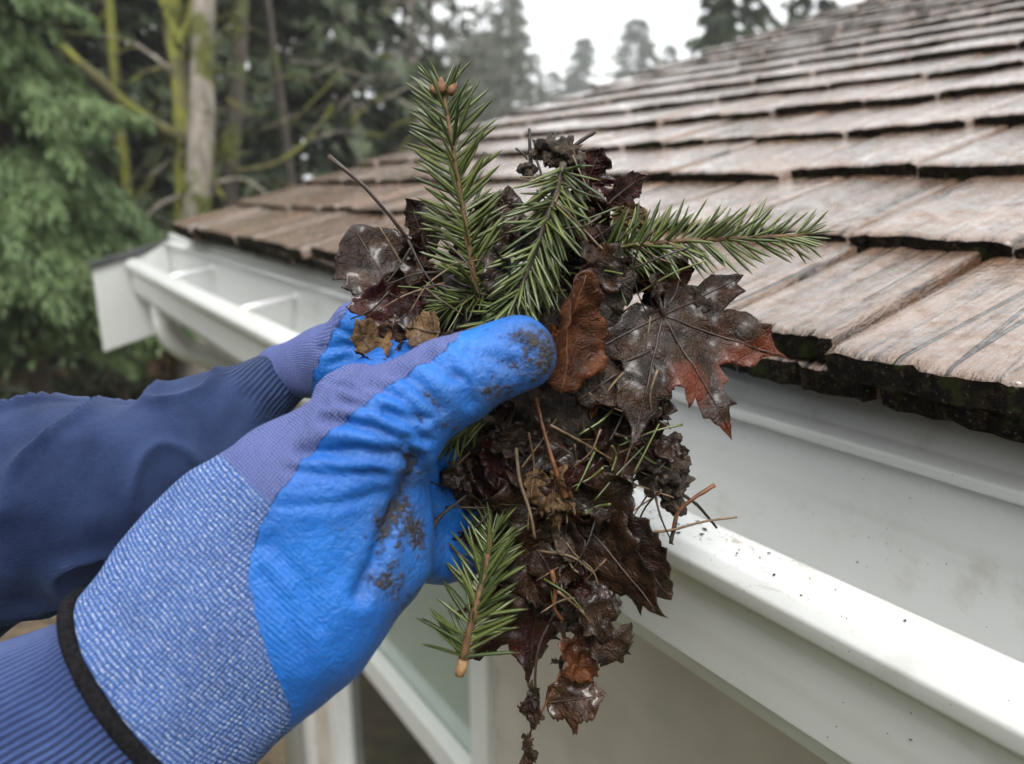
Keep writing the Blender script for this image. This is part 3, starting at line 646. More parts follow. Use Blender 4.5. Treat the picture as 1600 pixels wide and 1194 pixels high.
def maple_outline(seed, tw=1.0, asc=1.0, fill=0.0):
    r_ = random.Random(seed); P = []
    for sgn in (1, -1):
        half = [(math.radians(a * (asc if a < 125 else asc + (1 - asc) * (a - 125) / 50) + r_.uniform(-1.5, 1.5) * (a > 0)) * sgn, (q + fill * max(0, .8 - q) * (a < 115)) * (1 + r_.uniform(-.07, .07))) for a, q in MAPLE]
        half = [(math.sin(a) * q * tw, math.cos(a) * q) for a, q in half]
        P += half if sgn == 1 else half[1:][::-1]
    return P, [[(0, 0), (math.sin(math.radians(a * asc)) * q * .93 * tw, math.cos(math.radians(a * asc)) * q * .93)] for a, q in ((0, 1), (50, .97), (-50, .97), (104, .66), (-104, .66))]
def ovate_outline(seed, w=.36, teeth=9, depth=.05, base=0.0):
    r_ = random.Random(seed); R = []
    n = 30
    for i in range(1, n):
        t = i / n; h = w * (math.sin(math.pi * t ** .85) ** .8) * (1 + depth * 1.2 * math.sin(t * teeth * 6.28) + r_.uniform(-depth, depth)); R.append((h, t))
    return [(0, base)] + R + [(0, 1)] + [(-h * r_.uniform(.93, 1.05), t) for h, t in R[::-1]], [[(0, 0), (0, .95)]] + [[(0, t), (s * w * .8, min(.97, t + .2))] for t in (.15, .3, .45, .6, .73) for s in (1, -1)]
def scrap_outline(seed, asp=1.0):
    n = 44; return [(math.cos(2 * math.pi * i / n) * q * asp, math.sin(2 * math.pi * i / n) * q + .5) for i in range(n) for q in [.40 + .20 * mnoise.noise(Vector((math.cos(2 * math.pi * i / n) * 1.3, math.sin(2 * math.pi * i / n) * 1.3, seed * 1.7))) + .16 * mnoise.noise(Vector((math.cos(2 * math.pi * i / n) * 4.5, math.sin(2 * math.pi * i / n) * 4.5, seed * 3.1)))]], [[(.03, .1), (-.02, .9)]]
def leaf_mesh(name, outl, veins, size, mat, seed, curl=(0, 0), crumple=.06, fold=0.0, res=26, twist=0.0, hole=None, tipc=0.0, rust=None):
    """outline in unit leaf space (tip at y=1); bent, crumpled and thickened into a thin solid blade"""
    out = []
    for a, b in zip(outl, outl[1:] + outl[:1]):
        k = max(1, int(math.hypot(a[0] - b[0], a[1] - b[1]) * res * .8))
        out += [(a[0] + (b[0] - a[0]) * i / k + .012 * mnoise.noise(Vector((a[0] * 9 + i * .7, a[1] * 9, seed))), a[1] + (b[1] - a[1]) * i / k + .012 * mnoise.noise(Vector((a[0] * 9, a[1] * 9 + i * .7, seed + 5)))) for i in range(k)]
    poly = np.array(out); lo, hi = poly.min(0), poly.max(0); h = 1 / res; g = []
    for j, y in enumerate(np.arange(lo[1], hi[1], h * .87)):
        for x in np.arange(lo[0], hi[0], h): g.append((x + (j % 2) * h / 2, y))
    g = np.array(g); sd = poly_sd(g, out); g = g[sd < -h * .4]
    if hole is not None:
        for hx, hy, hr in hole: g = g[np.hypot(g[:, 0] - hx, g[:, 1] - hy) > hr]
    pts = [Vector(p) for p in out] + [Vector(p) for p in g]; nb = len(out)
    vv, _, ff_, *_ = delaunay_2d_cdt(pts, [], [list(range(nb))], 1, 1e-6)
    P = np.array([(p.x, p.y) for p in vv])
    fl = [tuple(t) for t in ff_]
    if hole is not None:
        fl = [t for t in fl if not any(np.hypot(*(P[list(t)].mean(0) - (hx, hy))) < hr for hx, hy, hr in hole)]
    dv = np.full(len(P), 1e9)
    for ln in veins: dv = np.minimum(dv, line_d(P, ln))
    edge = np.clip(1 + poly_sd(P, out) / .16, 0, 1)
    x, y = P[:, 0], P[:, 1]; s = seed * 5.3
    nz = np.array([mnoise.noise(Vector((a * 2.6, b * 2.6, s))) + .45 * mnoise.noise(Vector((a * 6.5, b * 6.5, s + 4))) + .2 * mnoise.noise(Vector((a * 15, b * 15, s + 9))) for a, b in P])
    z = curl[0] * x ** 2 + curl[1] * (y - .4) ** 2 + crumple * nz + fold * np.abs(x) + twist * x * y - .006 * np.exp(-(dv / .016) ** 2) + tipc * np.clip(y - .5, 0, 1) ** 2 + crumple * .9 * edge ** 2 * nz + crumple * .5 * (.3 - np.abs(np.array([mnoise.noise(Vector((a * 4.2, b * 4.2, s + 21))) for a, b in P])))
    V = np.stack([x, y, z], 1) * size
    up = np.sum([np.cross(V[b] - V[a], V[c] - V[a])[2] for a, b, c in fl[:20]])
    if up < 0: fl = [t[::-1] for t in fl]
    n0 = len(V); th = .00028; V2 = np.vstack([V, V - (0, 0, th)]); fb = [tuple(q + n0 for q in t[::-1]) for t in fl]
    ec = {}
    for t in fl:
        for a, b in zip(t, t[1:] + t[:1]): ec[(a, b)] = 1
    side = [(b, a, a + n0, b + n0) for (a, b) in ec if (b, a) not in ec]
    me = mesh_np(name, V2, fl + fb + side, mat); 
    rm = np.zeros(n0)
    for rx, ry, rr_ in (rust or []): rm = np.maximum(rm, np.exp(-((x - rx) ** 2 + (y - ry) ** 2) / rr_ ** 2))
    attr(me, 'lf', np.vstack([np.stack([dv * size, edge, rm], 1)] * 2)); return me
def orient(x, y, d, ang, tx=0, ty=0):
    """stand at an image spot: ang = direction of the tip (deg, 0 = right, 90 = up), tx/ty = tilt of the blade"""
    return Matrix.Translation(W(x, y, d)) @ CW @ Matrix.Rotation(math.radians(ang - 90), 4, 'Z') @ Matrix.Rotation(math.radians(tx), 4, 'X') @ Matrix.Rotation(math.radians(ty), 4, 'Y')
def leaf(name, kind, label, x, y, d, ang, size_px, mat, seed, tx=0, ty=0, stalk=None, cat='leaf', group=None, stalk_mat=None, shape=None, **kw):
    size = size_px * d / FPX
    o_, v_ = {'maple': lambda: maple_outline(seed, **(shape or {})), 'ovate': lambda: ovate_outline(seed, **(shape or {})), 'scrap': lambda: scrap_outline(seed, **(shape or {}))}[kind]()
    me = leaf_mesh('blade', o_, v_, size, LM[mat], seed, **kw)
    if kind == 'scrap':
        o = obj(name, me); o.matrix_world = orient(x, y, d, ang, tx, ty); return meta(o, label, cat, group)
    e = empty(name); e.matrix_world = orient(x, y, d, ang, tx, ty); meta(e, label, cat, group); b = obj('blade', me, e)
    mb = MB()
    co = np.array([q.co for q in me.vertices][:len(me.vertices) // 2])
    for ln in v_[:5] if kind == 'maple' else v_[:1]:
        a, c = np.array(ln[0]) * size, np.array(ln[1]) * size; pp = []
        for t in np.linspace(0, 1, 12):
            q = a + (c - a) * t; k = np.argmin(((co[:, :2] - q) ** 2).sum(1)); pp.append((q[0], q[1], co[k, 2] + .0003))
        mb.tube(pp, list(np.linspace(.0009, .0003, 12)), 5)
    mb.obj('veins', STALK if mat != 'rust' else STALK2, e, True)
    if stalk:
        Mi = e.matrix_world.inverted(); pts = [Mi @ W(*q) for q in stalk]; mb = MB(); mb.tube(pts, list(np.linspace(.0011, .0013, len(pts)))[:-1] + [.0021], 7); mb.obj('stalk', stalk_mat or STALK, e, True)
    return e
def smooth_px(ctrl, n=14):
    """Catmull-Rom through (x, y, depth) control spots"""
    c = [np.array(q, float) for q in ctrl]; c = [2 * c[0] - c[1]] + c + [2 * c[-1] - c[-2]]; out = []
    segs = len(c) - 3
    for s_ in range(segs):
        p0, p1, p2, p3 = c[s_:s_ + 4]
        for t in np.linspace(0, 1, max(2, n // segs), endpoint=False): out.append(.5 * ((2 * p1) + (p2 - p0) * t + (2 * p0 - 5 * p1 + 4 * p2 - p3) * t * t + (3 * p1 - p0 - 3 * p2 + p3) * t ** 3))
    return [tuple(q) for q in out + [c[-2]]]
def twig(name, label, ctrl, r0, r1, mat, cat='twig', group=None, n=16, jag=.12, knob=False):
    pts = [W(*q) for q in smooth_px(ctrl, n)]; o = Vector(pts[0]); mb = MB(); rad = list(np.linspace(r0, r1, len(pts)))
    if knob: rad[0] *= 1.9; rad[1] *= 1.5
    mb.tube([p - o for p in pts], rad, 7, 1, True, jag); ob = mb.obj(name, mat, None, True); ob.location = o; return meta(ob, label, cat, group)

# muck core: lumpy dark mass that everything is stuck to
def m_muck(name, k):
    m = NT(name); co = m.obj_co(); a = m.noise(co, 60, 8, .7); b = m.noise(co, 240, 5, .7)
    c = m.mix(m.smooth(a, .35, .7), (.012 * k, .009 * k, .007 * k), (.066 * k, .045 * k, .030 * k)); c = m.mix(m.smooth(b, .55, .72), c, (.12 * k, .088 * k, .060 * k))
    m.set(Base_Color=c, Roughness=m.ramp(b, [(.3, .15), (.7, .7)]), Normal=m.bump(m.math('ADD', a, m.math('MULTIPLY', b, .5)), 1.0, .006)); return m.m
MUCK = m_muck('wet_muck', 1.0); MUCK2 = m_muck('pale_mud', 2.3)
def lump(name, label, prims, seed, amp=.006, h=.0032, fr=70, mat=None):
    pr_ = [prim(*q) for q in prims]; base = make_sdf(pr_, [.012] * len(pr_)); allq = np.array([q for p_ in pr_ for q in p_[:2]])
    V, F = surf(base, allq.min(0) - .07, allq.max(0) + .07, h); N_ = grad(base, V)
    dz_ = np.array([mnoise.fractal(Vector((p[0] * fr, p[1] * fr, p[2] * fr + seed)), .9, 2.1, 5) for p in V]) * amp
    V = c2w(V + N_ * dz_[:, None]); o0 = V.mean(0); o = obj(name, mesh_np(name, V - o0, F, mat or MUCK)); o.location = o0; return meta(o, label, 'muck')
core = lump('muck_core', 'dark wet muck packed in the middle of the clump, between the gloves', [(720, 480, .475, 62, 840, 520, .475, 78), (840, 520, .475, 80, 880, 640, .475, 92), (760, 640, .47, 70, 800, 760, .475, 88), (880, 640, .475, 95, 950, 660, .48, 70), (800, 760, .475, 85, 860, 850, .478, 55), (870, 380, .478, 55, 950, 430, .478, 45), (960, 560, .475, 60, 1010, 600, .475, 40), (690, 560, .47, 40, 700, 720, .465, 40)], 3, .008)
clodA = lump('muck_clod', 'crumbly grey clod stuck on the top end of the drooping sprig', [(845, 232, .452, 14, 885, 246, .452, 16), (885, 236, .452, 14, 898, 262, .456, 10), (822, 262, .458, 7, 830, 268, .458, 7)], 9, .0062, .0011, 190, MUCK2)
clodB = lump('muck_clod', 'hanging clod of pale mud at the right edge of the clump, above the gutter lip', [(985, 680, .452, 24, 1030, 730, .452, 26), (1030, 730, .452, 24, 1052, 790, .455, 12), (1052, 690, .455, 9, 1066, 760, .456, 8)], 14, .0066, .0012, 170, MUCK2)

# grit and flakes stuck all over the muck
def grit(root, n, seed, smax):
    g = random.Random(seed); me = root.data; mb = MB(); vs_ = me.vertices; tw_ = -Vector(F_)
    for _ in range(n):
        v_ = vs_[g.randrange(len(vs_))]
        if v_.normal.dot(tw_) < -.2: continue
        i = len(mb.v); a = Vector((g.gauss(0, 1), g.gauss(0, 1), g.gauss(0, 1))).normalized(); b = a.orthogonal().normalized(); c = a.cross(b); L_ = g.uniform(.3, 1) * smax; w = L_ * g.uniform(.12, .6); t = L_ * .12
        p = v_.co + v_.normal * L_ * .2
        for q in ((a * L_), (b * w), (-a * L_ * .8), (-b * w * .9), (c * t), (-c * t)): mb.v.append(tuple(p + q))
        mb.f += [tuple(i + k for k in t_) for t_ in ((0, 1, 4), (1, 2, 4), (2, 3, 4), (3, 0, 4), (1, 0, 5), (2, 1, 5), (3, 2, 5), (0, 3, 5))]
    o = obj('grit', mesh_np('grit', mb.v, mb.f, GRIT, False), root); o['kind'] = 'stuff'; return o
def m_grit():
    m = NT('leaf_grit'); co = m.obj_co(); n = m.n('TexVoronoi', Vector=co, Scale=160.0).outputs['Color']; sx = m.n('SeparateXYZ', Vector=n).outputs[0]
    m.set(Base_Color=m.ramp(sx, [(0, (.012, .008, .006)), (.5, (.045, .028, .018)), (.8, (.09, .06, .035)), (1, (.16, .12, .07))]), Roughness=.4); return m.m
GRIT = m_grit()
for o_, n_, s_ in ((core, 1500, .0062), (clodA, 200, .0030), (clodB, 260, .0042)): grit(o_, n_, n_, s_)

# leaves that can be told apart
leaf('maple_leaf', 'maple', 'big glossy dark maple leaf with rust red right lobe, facing the viewer', 1036, 492, .438, -62, 218, 'wet', 11, 10, -10, shape=dict(asc=.86, fill=.32), rust=[(-.66, .70, .34), (-.50, .62, .2), (0, 1.0, .16), (-.3, .6, .25), (.1, .5, .2)], stalk=[(1036, 497, .4385), (1033, 478, .436), (1024, 455, .444)], curl=(.10, -.14), crumple=.045, res=40)
leaf('brown_leaf', 'ovate', 'dark leathery brown leaf standing up left of the upright sprig', 628, 478, .452, 122, 162, 'brown', 4, -10, 24, curl=(.25, -.1), crumple=.06, shape=dict(w=.42, teeth=6, depth=.06), res=30, twist=.2)
leaf('brown_leaf', 'ovate', 'small curled dark leaf where the long stalk joins the clump', 672, 405, .458, 108, 100, 'brown', 9, 5, -38, stalk=[(660, 392, .456), (640, 378, .452), (610, 338, .446), (570, 292, .442), (540, 266, .440), (513, 246, .440)], curl=(-.5, .2), crumple=.08, shape=dict(w=.40, teeth=5, depth=.08))
leaf('rust_leaf', 'ovate', 'orange brown leaf curled upright beside the thumb tip', 868, 612, .420, 79, 196, 'rust', 6, 8, 46, curl=(2.4, .25), crumple=.10, shape=dict(w=.28, teeth=4, depth=.05), res=30)
leaf('rust_leaf', 'maple', 'rust brown crumpled leaf lying under the thumb tip', 905, 560, .428, -128, 105, 'rust', 16, -18, -10, shape=dict(fill=.5), stalk=[(838, 622, .424), (846, 660, .421), (862, 715, .419), (884, 778, .416)], stalk_mat=STALK2, curl=(.3, -.3), crumple=.14)
leaf('grey_leaf', 'ovate', 'grey brown leaf with dark veins between drooping sprig and maple leaf', 898, 470, .434, 22, 104, 'grey', 3, 14, 10, curl=(.2, -.2), crumple=.08, shape=dict(w=.44, teeth=4, depth=.07), res=30)
leaf('maroon_leaf', 'ovate', 'small maroon leaf pointing up right at the top of the clump', 945, 322, .462, 44, 84, 'maroon', 5, -14, 40, curl=(1.2, .5), crumple=.08, shape=dict(w=.34, teeth=3, depth=.09), tipc=.5)
leaf('tan_leaf', 'ovate', 'small orange tan leaf tip behind the clod on top', 898, 285, .478, 62, 52, 'tan', 8, 10, 30, curl=(.8, 0), crumple=.08, shape=dict(w=.42, teeth=4, depth=.08))
leaf('tan_leaf', 'ovate', 'orange tan leaf piece behind the base of the right sprig', 955, 352, .470, 22, 60, 'tan', 18, 6, 20, curl=(.5, 0), crumple=.12, shape=dict(w=.42, teeth=4, depth=.08))
leaf('brown_leaf', 'ovate', 'ragged brown leaf with a hole hanging above the gutter lip', 935, 792, .444, -52, 178, 'brown', 12, 8, 18, curl=(.4, -.1), crumple=.08, shape=dict(w=.30, teeth=7, depth=.07), hole=[(.08, .28, .06)], res=32)
leaf('maple_leaf', 'maple', 'long wet dark maple leaf hanging down in the lower middle', 888, 800, .436, -80, 262, 'wet', 23, -6, 16, curl=(.7, .05), crumple=.09, shape=dict(tw=.66, fill=.4), res=38)
leaf('maple_leaf', 'maple', 'dark maroon leaf showing under the lower sprig with a hooked tip', 842, 918, .462, -136, 178, 'maroon', 31, 10, -24, curl=(.5, -.2), crumple=.08, shape=dict(tw=.7, fill=.5), res=30)
leaf('maroon_leaf', 'ovate', 'shiny maroon leaf in the shade below the thumb', 728, 712, .440, -30, 100, 'maroon', 15, 14, 20, curl=(.5, .2), crumple=.10, shape=dict(w=.42, teeth=4, depth=.07))
leaf('grey_leaf', 'ovate', 'pale crumpled dead leaf across the left of the big maple leaf', 905, 622, .424, 30, 128, 'grey', 27, -16, -14, curl=(.3, -.4), crumple=.16, shape=dict(w=.34, teeth=5, depth=.12), hole=[(.05, .7, .07)])
leaf('tan_leaf', 'maple', 'pale tan papery leaf remnant hanging in the middle', 858, 752, .424, -82, 86, 'tan', 35, 8, 20, curl=(.6, 0), crumple=.24, shape=dict(tw=.6, fill=.6))
leaf('brown_leaf', 'ovate', 'tattered leaf piece dangling lowest right under the clump', 852, 1098, .446, 14, 96, 'brown', 38, 16, -12, curl=(.4, -.2), crumple=.10, shape=dict(w=.42, teeth=3, depth=.14))
leaf('tan_leaf', 'ovate', 'small curled tan leaf between the two gloves', 600, 572, .416, 132, 82, 'tan', 41, -20, 34, curl=(1.6, .6), crumple=.2, shape=dict(w=.36, teeth=3, depth=.12), tipc=.6)
leaf('brown_leaf', 'ovate', 'dark curled leaf standing between the two gloves beside the tan one', 606, 580, .424, 84, 92, 'brown', 42, -10, -30, curl=(1.2, .4), crumple=.2, shape=dict(w=.30, teeth=3, depth=.12))
leaf('rust_leaf', 'ovate', 'brown leaf piece lying above the knit strip of the nearer glove', 690, 522, .410, 168, 78, 'tan', 44, -34, 14, curl=(.4, .1), crumple=.10, shape=dict(w=.40, teeth=4, depth=.09))
leaf('brown_leaf', 'ovate', 'dark folded leaf under the standing brown leaf', 700, 500, .462, 142, 120, 'brown', 47, 12, -20, curl=(.6, .2), crumple=.10, shape=dict(w=.42, teeth=5, depth=.09))
leaf('maple_leaf', 'maple', 'dark torn leaf behind the right sprig', 1010, 455, .470, 38, 92, 'wet', 52, 10, 10, curl=(.4, -.2), crumple=.18, shape=dict(fill=.4))
leaf('maple_leaf', 'maple', 'dark wet leaf showing left of the big maple leaf, under the pale dead leaf', 955, 585, .450, 205, 130, 'wet', 71, 8, 12, curl=(.3, -.2), crumple=.10, shape=dict(fill=.5))
leaf('brown_leaf', 'ovate', 'brown leaf hanging between the big maple leaf and the mud clod', 965, 612, .446, -64, 128, 'brown', 72, 12, 24, curl=(.5, .1), crumple=.10, shape=dict(w=.40, teeth=5, depth=.10))
leaf('maroon_leaf', 'ovate', 'dark red leaf folded in the shade left of the orange stalk', 815, 660, .440, -112, 118, 'maroon', 73, 10, -20, curl=(.7, .2), crumple=.12, shape=dict(w=.42, teeth=5, depth=.08))
leaf('maple_leaf', 'maple', 'wet leaf behind the lower sprig, above its maroon leaf', 800, 800, .452, -104, 150, 'wet', 74, 6, 14, curl=(.4, -.1), crumple=.10, shape=dict(fill=.5))
leaf('brown_leaf', 'ovate', 'brown leaf overlapping the top of the long wet leaf', 890, 800, .430, -100, 140, 'brown', 75, -12, 26, curl=(.8, .2), crumple=.10, shape=dict(w=.34, teeth=6, depth=.09))
leaf('rust_leaf', 'ovate', 'rust coloured leaf edge above the big maple leaf', 1000, 440, .462, 12, 86, 'rust', 76, 20, 20, curl=(.7, .2), crumple=.12, shape=dict(w=.40, teeth=4, depth=.10))
leaf('maroon_leaf', 'ovate', 'dark red leaf at the top between clod and small maroon leaf', 905, 318, .466, 70, 90, 'maroon', 77, 8, 30, curl=(.8, .2), crumple=.14, shape=dict(w=.42, teeth=4, depth=.10))
leaf('brown_leaf', 'ovate', 'dark leaf behind the stems of the two tall sprigs', 770, 400, .466, 75, 110, 'brown', 78, 8, -20, curl=(.6, .2), crumple=.12, shape=dict(w=.42, teeth=4, depth=.10))
# dangling fragment string below
twig('leaf_stalk', 'thin bent stalks hanging below the clump, left strand', [(868, 955, .452), (858, 975, .450), (842, 1010, .447), (836, 1060, .446), (838, 1110, .446), (824, 1160, .446)], .0011, .0007, STALK, 'stalk')
twig('leaf_stalk', 'thin tan stalk hanging below the clump, right strand', [(868, 950, .453), (882, 1010, .449), (872, 1060, .446), (850, 1105, .445), (835, 1140, .446)], .0010, .0006, STALK2, 'stalk')
twig('leaf_stalk', 'dark stalk dropping from the long wet leaf', [(876, 965, .455), (884, 1000, .452), (890, 1040, .450), (896, 1070, .449)], .0008, .0005, STALK, 'stalk')
for i, (x, y, s_, a_, mt, lb) in enumerate([(838, 1060, 50, -100, 'grey', 'grey torn leaf scrap on the hanging stalks, highest of three'), (826, 1080, 58, -80, 'brown', 'dark torn leaf scrap on the hanging stalks, middle of three'), (826, 1140, 64, -95, 'brown', 'narrow torn leaf scrap at the very bottom of the hanging stalks'), (862, 1040, 44, 30, 'brown', 'small ragged scrap over the dangling leaf piece')]):
    leaf('leaf_scrap', 'scrap', lb, x, y, .4455, a_, s_, mt, 60 + i, 10, 25, 'scrap', group='scraps hanging below the clump', crumple=.18, shape=dict(asp=.55 if i != 1 else .8), curl=(.5, 0), cat='leaf scrap')
# anonymous torn scraps filling the clump
rs = random.Random(77)
SC = [(700, 560), (690, 600), (730, 540), (770, 600), (805, 650), (790, 690), (840, 690), (870, 720), (920, 700), (960, 690), (985, 640), (940, 640), (900, 760), (860, 800), (820, 820), (930, 830), (880, 880), (850, 910), (905, 920), (770, 760), (730, 780), (700, 740), (960, 470), (990, 430), (1040, 430), (1060, 450), (930, 380), (905, 300), (880, 320), (930, 300), (850, 440), (790, 470), (660, 470), (640, 500), (610, 520), (985, 735), (1005, 760), (1030, 690), (950, 740), (905, 660), (720, 850), (760, 900), (900, 980), (915, 1000), (650, 420), (690, 430), (820, 730), (840, 590), (980, 560), (1000, 620)]
for i, (x, y) in enumerate(SC):
    mt = rs.choice(['wet', 'wet', 'brown', 'brown', 'maroon', 'grey', 'rust', 'tan' if i % 3 == 0 else 'brown'])
    leaf('leaf_scrap', 'scrap', 'torn wet brown leaf scrap packed into the clump', x + rs.uniform(-8, 8), y + rs.uniform(-8, 8), rs.uniform(.428, .462), rs.uniform(0, 360), rs.uniform(52, 98), mt, 100 + i, rs.uniform(-35, 35), rs.uniform(-35, 35), group='torn leaf scraps in the clump', crumple=rs.uniform(.10, .24), curl=(rs.uniform(-.6, .9), rs.uniform(-.4, .6)), shape=dict(asp=rs.uniform(.6, 1.1)), res=18, cat='leaf scrap')

for i, (x, y) in enumerate([(690, 690), (720, 720), (690, 780), (740, 810), (780, 720), (850, 640), (880, 680), (930, 660), (950, 620), (910, 740), (870, 760), (960, 770), (830, 780), (790, 850), (840, 860), (890, 850), (930, 900), (860, 950), (655, 455), (680, 500), (720, 440), (820, 330), (900, 370), (960, 420), (1000, 500), (985, 690), (1020, 650), (800, 560)]):
    leaf('leaf_scrap', 'scrap', 'torn wet brown leaf scrap packed into the clump', x, y, rs.uniform(.436, .458), rs.uniform(0, 360), rs.uniform(85, 135), rs.choice(['wet', 'brown', 'maroon', 'wet']), 200 + i, rs.uniform(-28, 28), rs.uniform(-28, 28), group='torn leaf scraps in the clump', crumple=rs.uniform(.08, .16), curl=(rs.uniform(-.3, .8), rs.uniform(-.3, .4)), shape=dict(asp=rs.uniform(.7, 1.1)), res=22, cat='leaf scrap')

# fir sprigs: every needle is a part
def m_needle():
    m = NT('fir_needle'); r = m.rand(); co = m.n('TexCoord').outputs['Generated']; sp = m.n('SeparateXYZ', Vector=co).outputs
    c = m.mix(r, (.034, .054, .010), (.160, .185, .048)); c = m.mix(m.math('MULTIPLY', m.smooth(r, .86, .97), .8), c, (.14, .15, .04))
    c = m.mix(m.smooth(sp[1], .93, 1.0), c, (.16, .15, .06)); c = m.mix(m.math('MULTIPLY', m.smooth(m.math('ABSOLUTE', m.math('SUBTRACT', sp[0], .5)), .14, .02), .3), c, (.13, .19, .10))
    m.set(Base_Color=c, Roughness=.28, Specular_IOR_Level=.55, Coat_Weight=.25, Coat_Roughness=.15); return m.m
NEED = m_needle()
def needle_mesh(seed):
    r_ = random.Random(seed); v = []; f = []; n = 7; bend = r_.uniform(-.12, .20); side = r_.uniform(-.07, .07)
    for i in range(n):
        t = i / (n - 1); w = .046 * (math.sin(math.pi * min(1, t * .9 + .10)) ** .45) * (1 if t < .98 else .25); cx_, cz = side * t * t, bend * t * t
        v += [(cx_ - w, t, cz), (cx_, t, cz - w * .55), (cx_ + w, t, cz), (cx_ + w * .25, t, cz + w * .62), (cx_ - w * .25, t, cz + w * .62)]
    for i in range(n - 1):
        for q in range(5): f.append((i * 5 + q, i * 5 + (q + 1) % 5, (i + 1) * 5 + (q + 1) % 5, (i + 1) * 5 + q))
    f.append(tuple(range((n - 1) * 5, n * 5))); return mesh_np('needle', v, f, NEED)
NM = [needle_mesh(i) for i in range(7)]
BARK = simple('sprig_bark', (.13, .070, .028), .6, 260, .5, .0007); BARKD = simple('dark_sprig_bark', (.055, .040, .026), .6, 260, .5, .0007); BUD = simple('scaly_bud', (.20, .095, .045), .6, 400, .6, .0012)
def sprig(label, ctrl, n, ln, ang=(38, 62), seed=1, bark=BARK, r=(.0021, .0012), flat=.45, tmin=.02, top=None, bias=None, azis=None, tipfan=8):
    """ctrl: stem spots base -> tip; needles sweep forward at ang degrees; flat: 0 = even brush, 1 = two ranks in the picture plane"""
    r_ = random.Random(seed); sp = smooth_px(ctrl, 30); pts = [W(*q) for q in sp]; o = Vector(pts[0]); e = empty('fir_sprig', o); meta(e, label, 'sprig', 'green fir sprigs in the clump')
    mb = MB(); mb.tube([p - o for p in pts], list(np.linspace(r[0], r[1], len(pts))), 8, 1, True, .14); mb.obj('stem', bark, e, True)
    towards = -Vector(F_)
    for i in range(n + tipfan):
        tipn = i >= n; t = (tmin + (1 - tmin) * (i + r_.random()) / n) if not tipn else r_.uniform(.94, 1.0)
        q = t * (len(pts) - 1); k = min(len(pts) - 2, int(q)); p = pts[k].lerp(pts[k + 1], q - k); tan = (pts[k + 1] - pts[k]).normalized()
        sidev = tan.cross(towards).normalized(); nor = sidev.cross(tan).normalized()
        a = r_.uniform(0, 2 * math.pi) if r_.random() > flat else (r_.choice([0, math.pi]) + r_.gauss(0, .5))
        if nor.dot(towards) < 0: nor = -nor
        rad = sidev * math.cos(a) + nor * math.sin(a) * (1 if math.sin(a) > 0 else .8)
        th = math.radians(r_.uniform(*ang) * (1 - .35 * t)) if not tipn else math.radians(r_.uniform(4, 30)); d = (tan * math.cos(th) + rad * math.sin(th)).normalized()
        if bias is not None: d = (d + Vector(c2w(bias)) * r_.uniform(.2, 1)).normalized()
        L_ = ln * r_.uniform(.75, 1.12) * (1 - .25 * max(0, t - .75) / .25); zax = (nor * math.cos(a * .5) + rad.cross(d) * .3); zax = (zax - d * zax.dot(d)).normalized(); xax = d.cross(zax)
        M = Matrix([[xax[j] * L_ * .82, d[j] * L_, zax[j] * L_ * .82, (p - o)[j]] for j in range(3)] + [[0, 0, 0, 1]])
        nd = obj('needle', NM[r_.randrange(7)], e); nd.matrix_local = M
    return e
def bud(e, x, y, d, ang, ln, w):
    mb = MB(); pts = [(0, ln * t, 0) for t in (0, .15, .4, .7, .9, 1)]; mb.tube(pts, [w * q for q in (.55, .85, 1, .8, .45, .1)], 9, 1, True, .12)
    o = mb.obj('bud', BUD, e, True); o.matrix_local = Matrix.Translation(e.location).inverted() @ orient(x, y, d, ang)
A = sprig('upright fir sprig with brown buds, tallest of the clump', [(748, 470, .440), (735, 400, .438), (722, 320, .436), (706, 220, .434), (692, 140, .434)], 185, .0310, (46, 84), 1, flat=.58, tipfan=2)
for x, y, a_, l_ in ((691, 146, 96, .0095), (684, 148, 126, .0075), (702, 148, 58, .0080)): bud(A, x, y, .4310, a_, l_, .0027)
sprig('drooping fir sprig below the grey clod, in the middle of the clump', [(880, 256, .438), (870, 300, .430), (852, 350, .424), (826, 420, .418), (800, 488, .416)], 150, .0300, (34, 74), 2, BARKD, flat=.6)
C_ = sprig('fir sprig pointing right over the shingles', [(935, 392, .446), (990, 385, .444), (1060, 377, .440), (1150, 373, .436), (1256, 368, .434)], 165, .0270, (46, 80), 3, flat=.62)
bud(C_, 1254, 366, .434, 12, .005, .0016)
D_ = sprig('lower fir sprig with a pale cut stem end, hanging by the palm', [(722, 1040, .408), (732, 990, .408), (747, 935, .411), (760, 880, .418), (768, 832, .428)], 100, .0300, (38, 78), 4, r=(.0026, .0015), flat=.5, tmin=.04)
mb = MB(); CUT = simple('cut_wood', (.34, .20, .09), .6, 300, .4, .0008); pts = [W(*q) for q in ((718, 1056, .408), (720, 1046, .408), (724, 1030, .408))]
mb.tube([p - D_.location for p in pts], [.0024, .0031, .0028], 9, 1, True, .12); mb.obj('cut_end', CUT, D_, True)
sprig('dark fir sprig tip in the gap under the thumb', [(770, 655, .430), (745, 660, .428), (722, 672, .426), (705, 690, .424)], 46, .0215, (30, 80), 5, BARKD, flat=.2)
sprig('shaded fir sprig low on the left behind the upright one', [(790, 420, .450), (760, 450, .448), (725, 470, .445), (700, 478, .444)], 60, .0235, (35, 75), 6, BARKD, flat=.3)
sprig('short fir sprig behind the base of the right sprig', [(900, 345, .460), (940, 360, .458), (985, 395, .454), (1030, 410, .452)], 60, .0200, (30, 70), 8, BARKD, flat=.3)
sprig('fir sprig half buried between the drooping sprig and the thumb', [(880, 420, .446), (850, 450, .438), (800, 482, .430), (760, 505, .426)], 70, .0235, (35, 75), 9, BARKD, flat=.3)

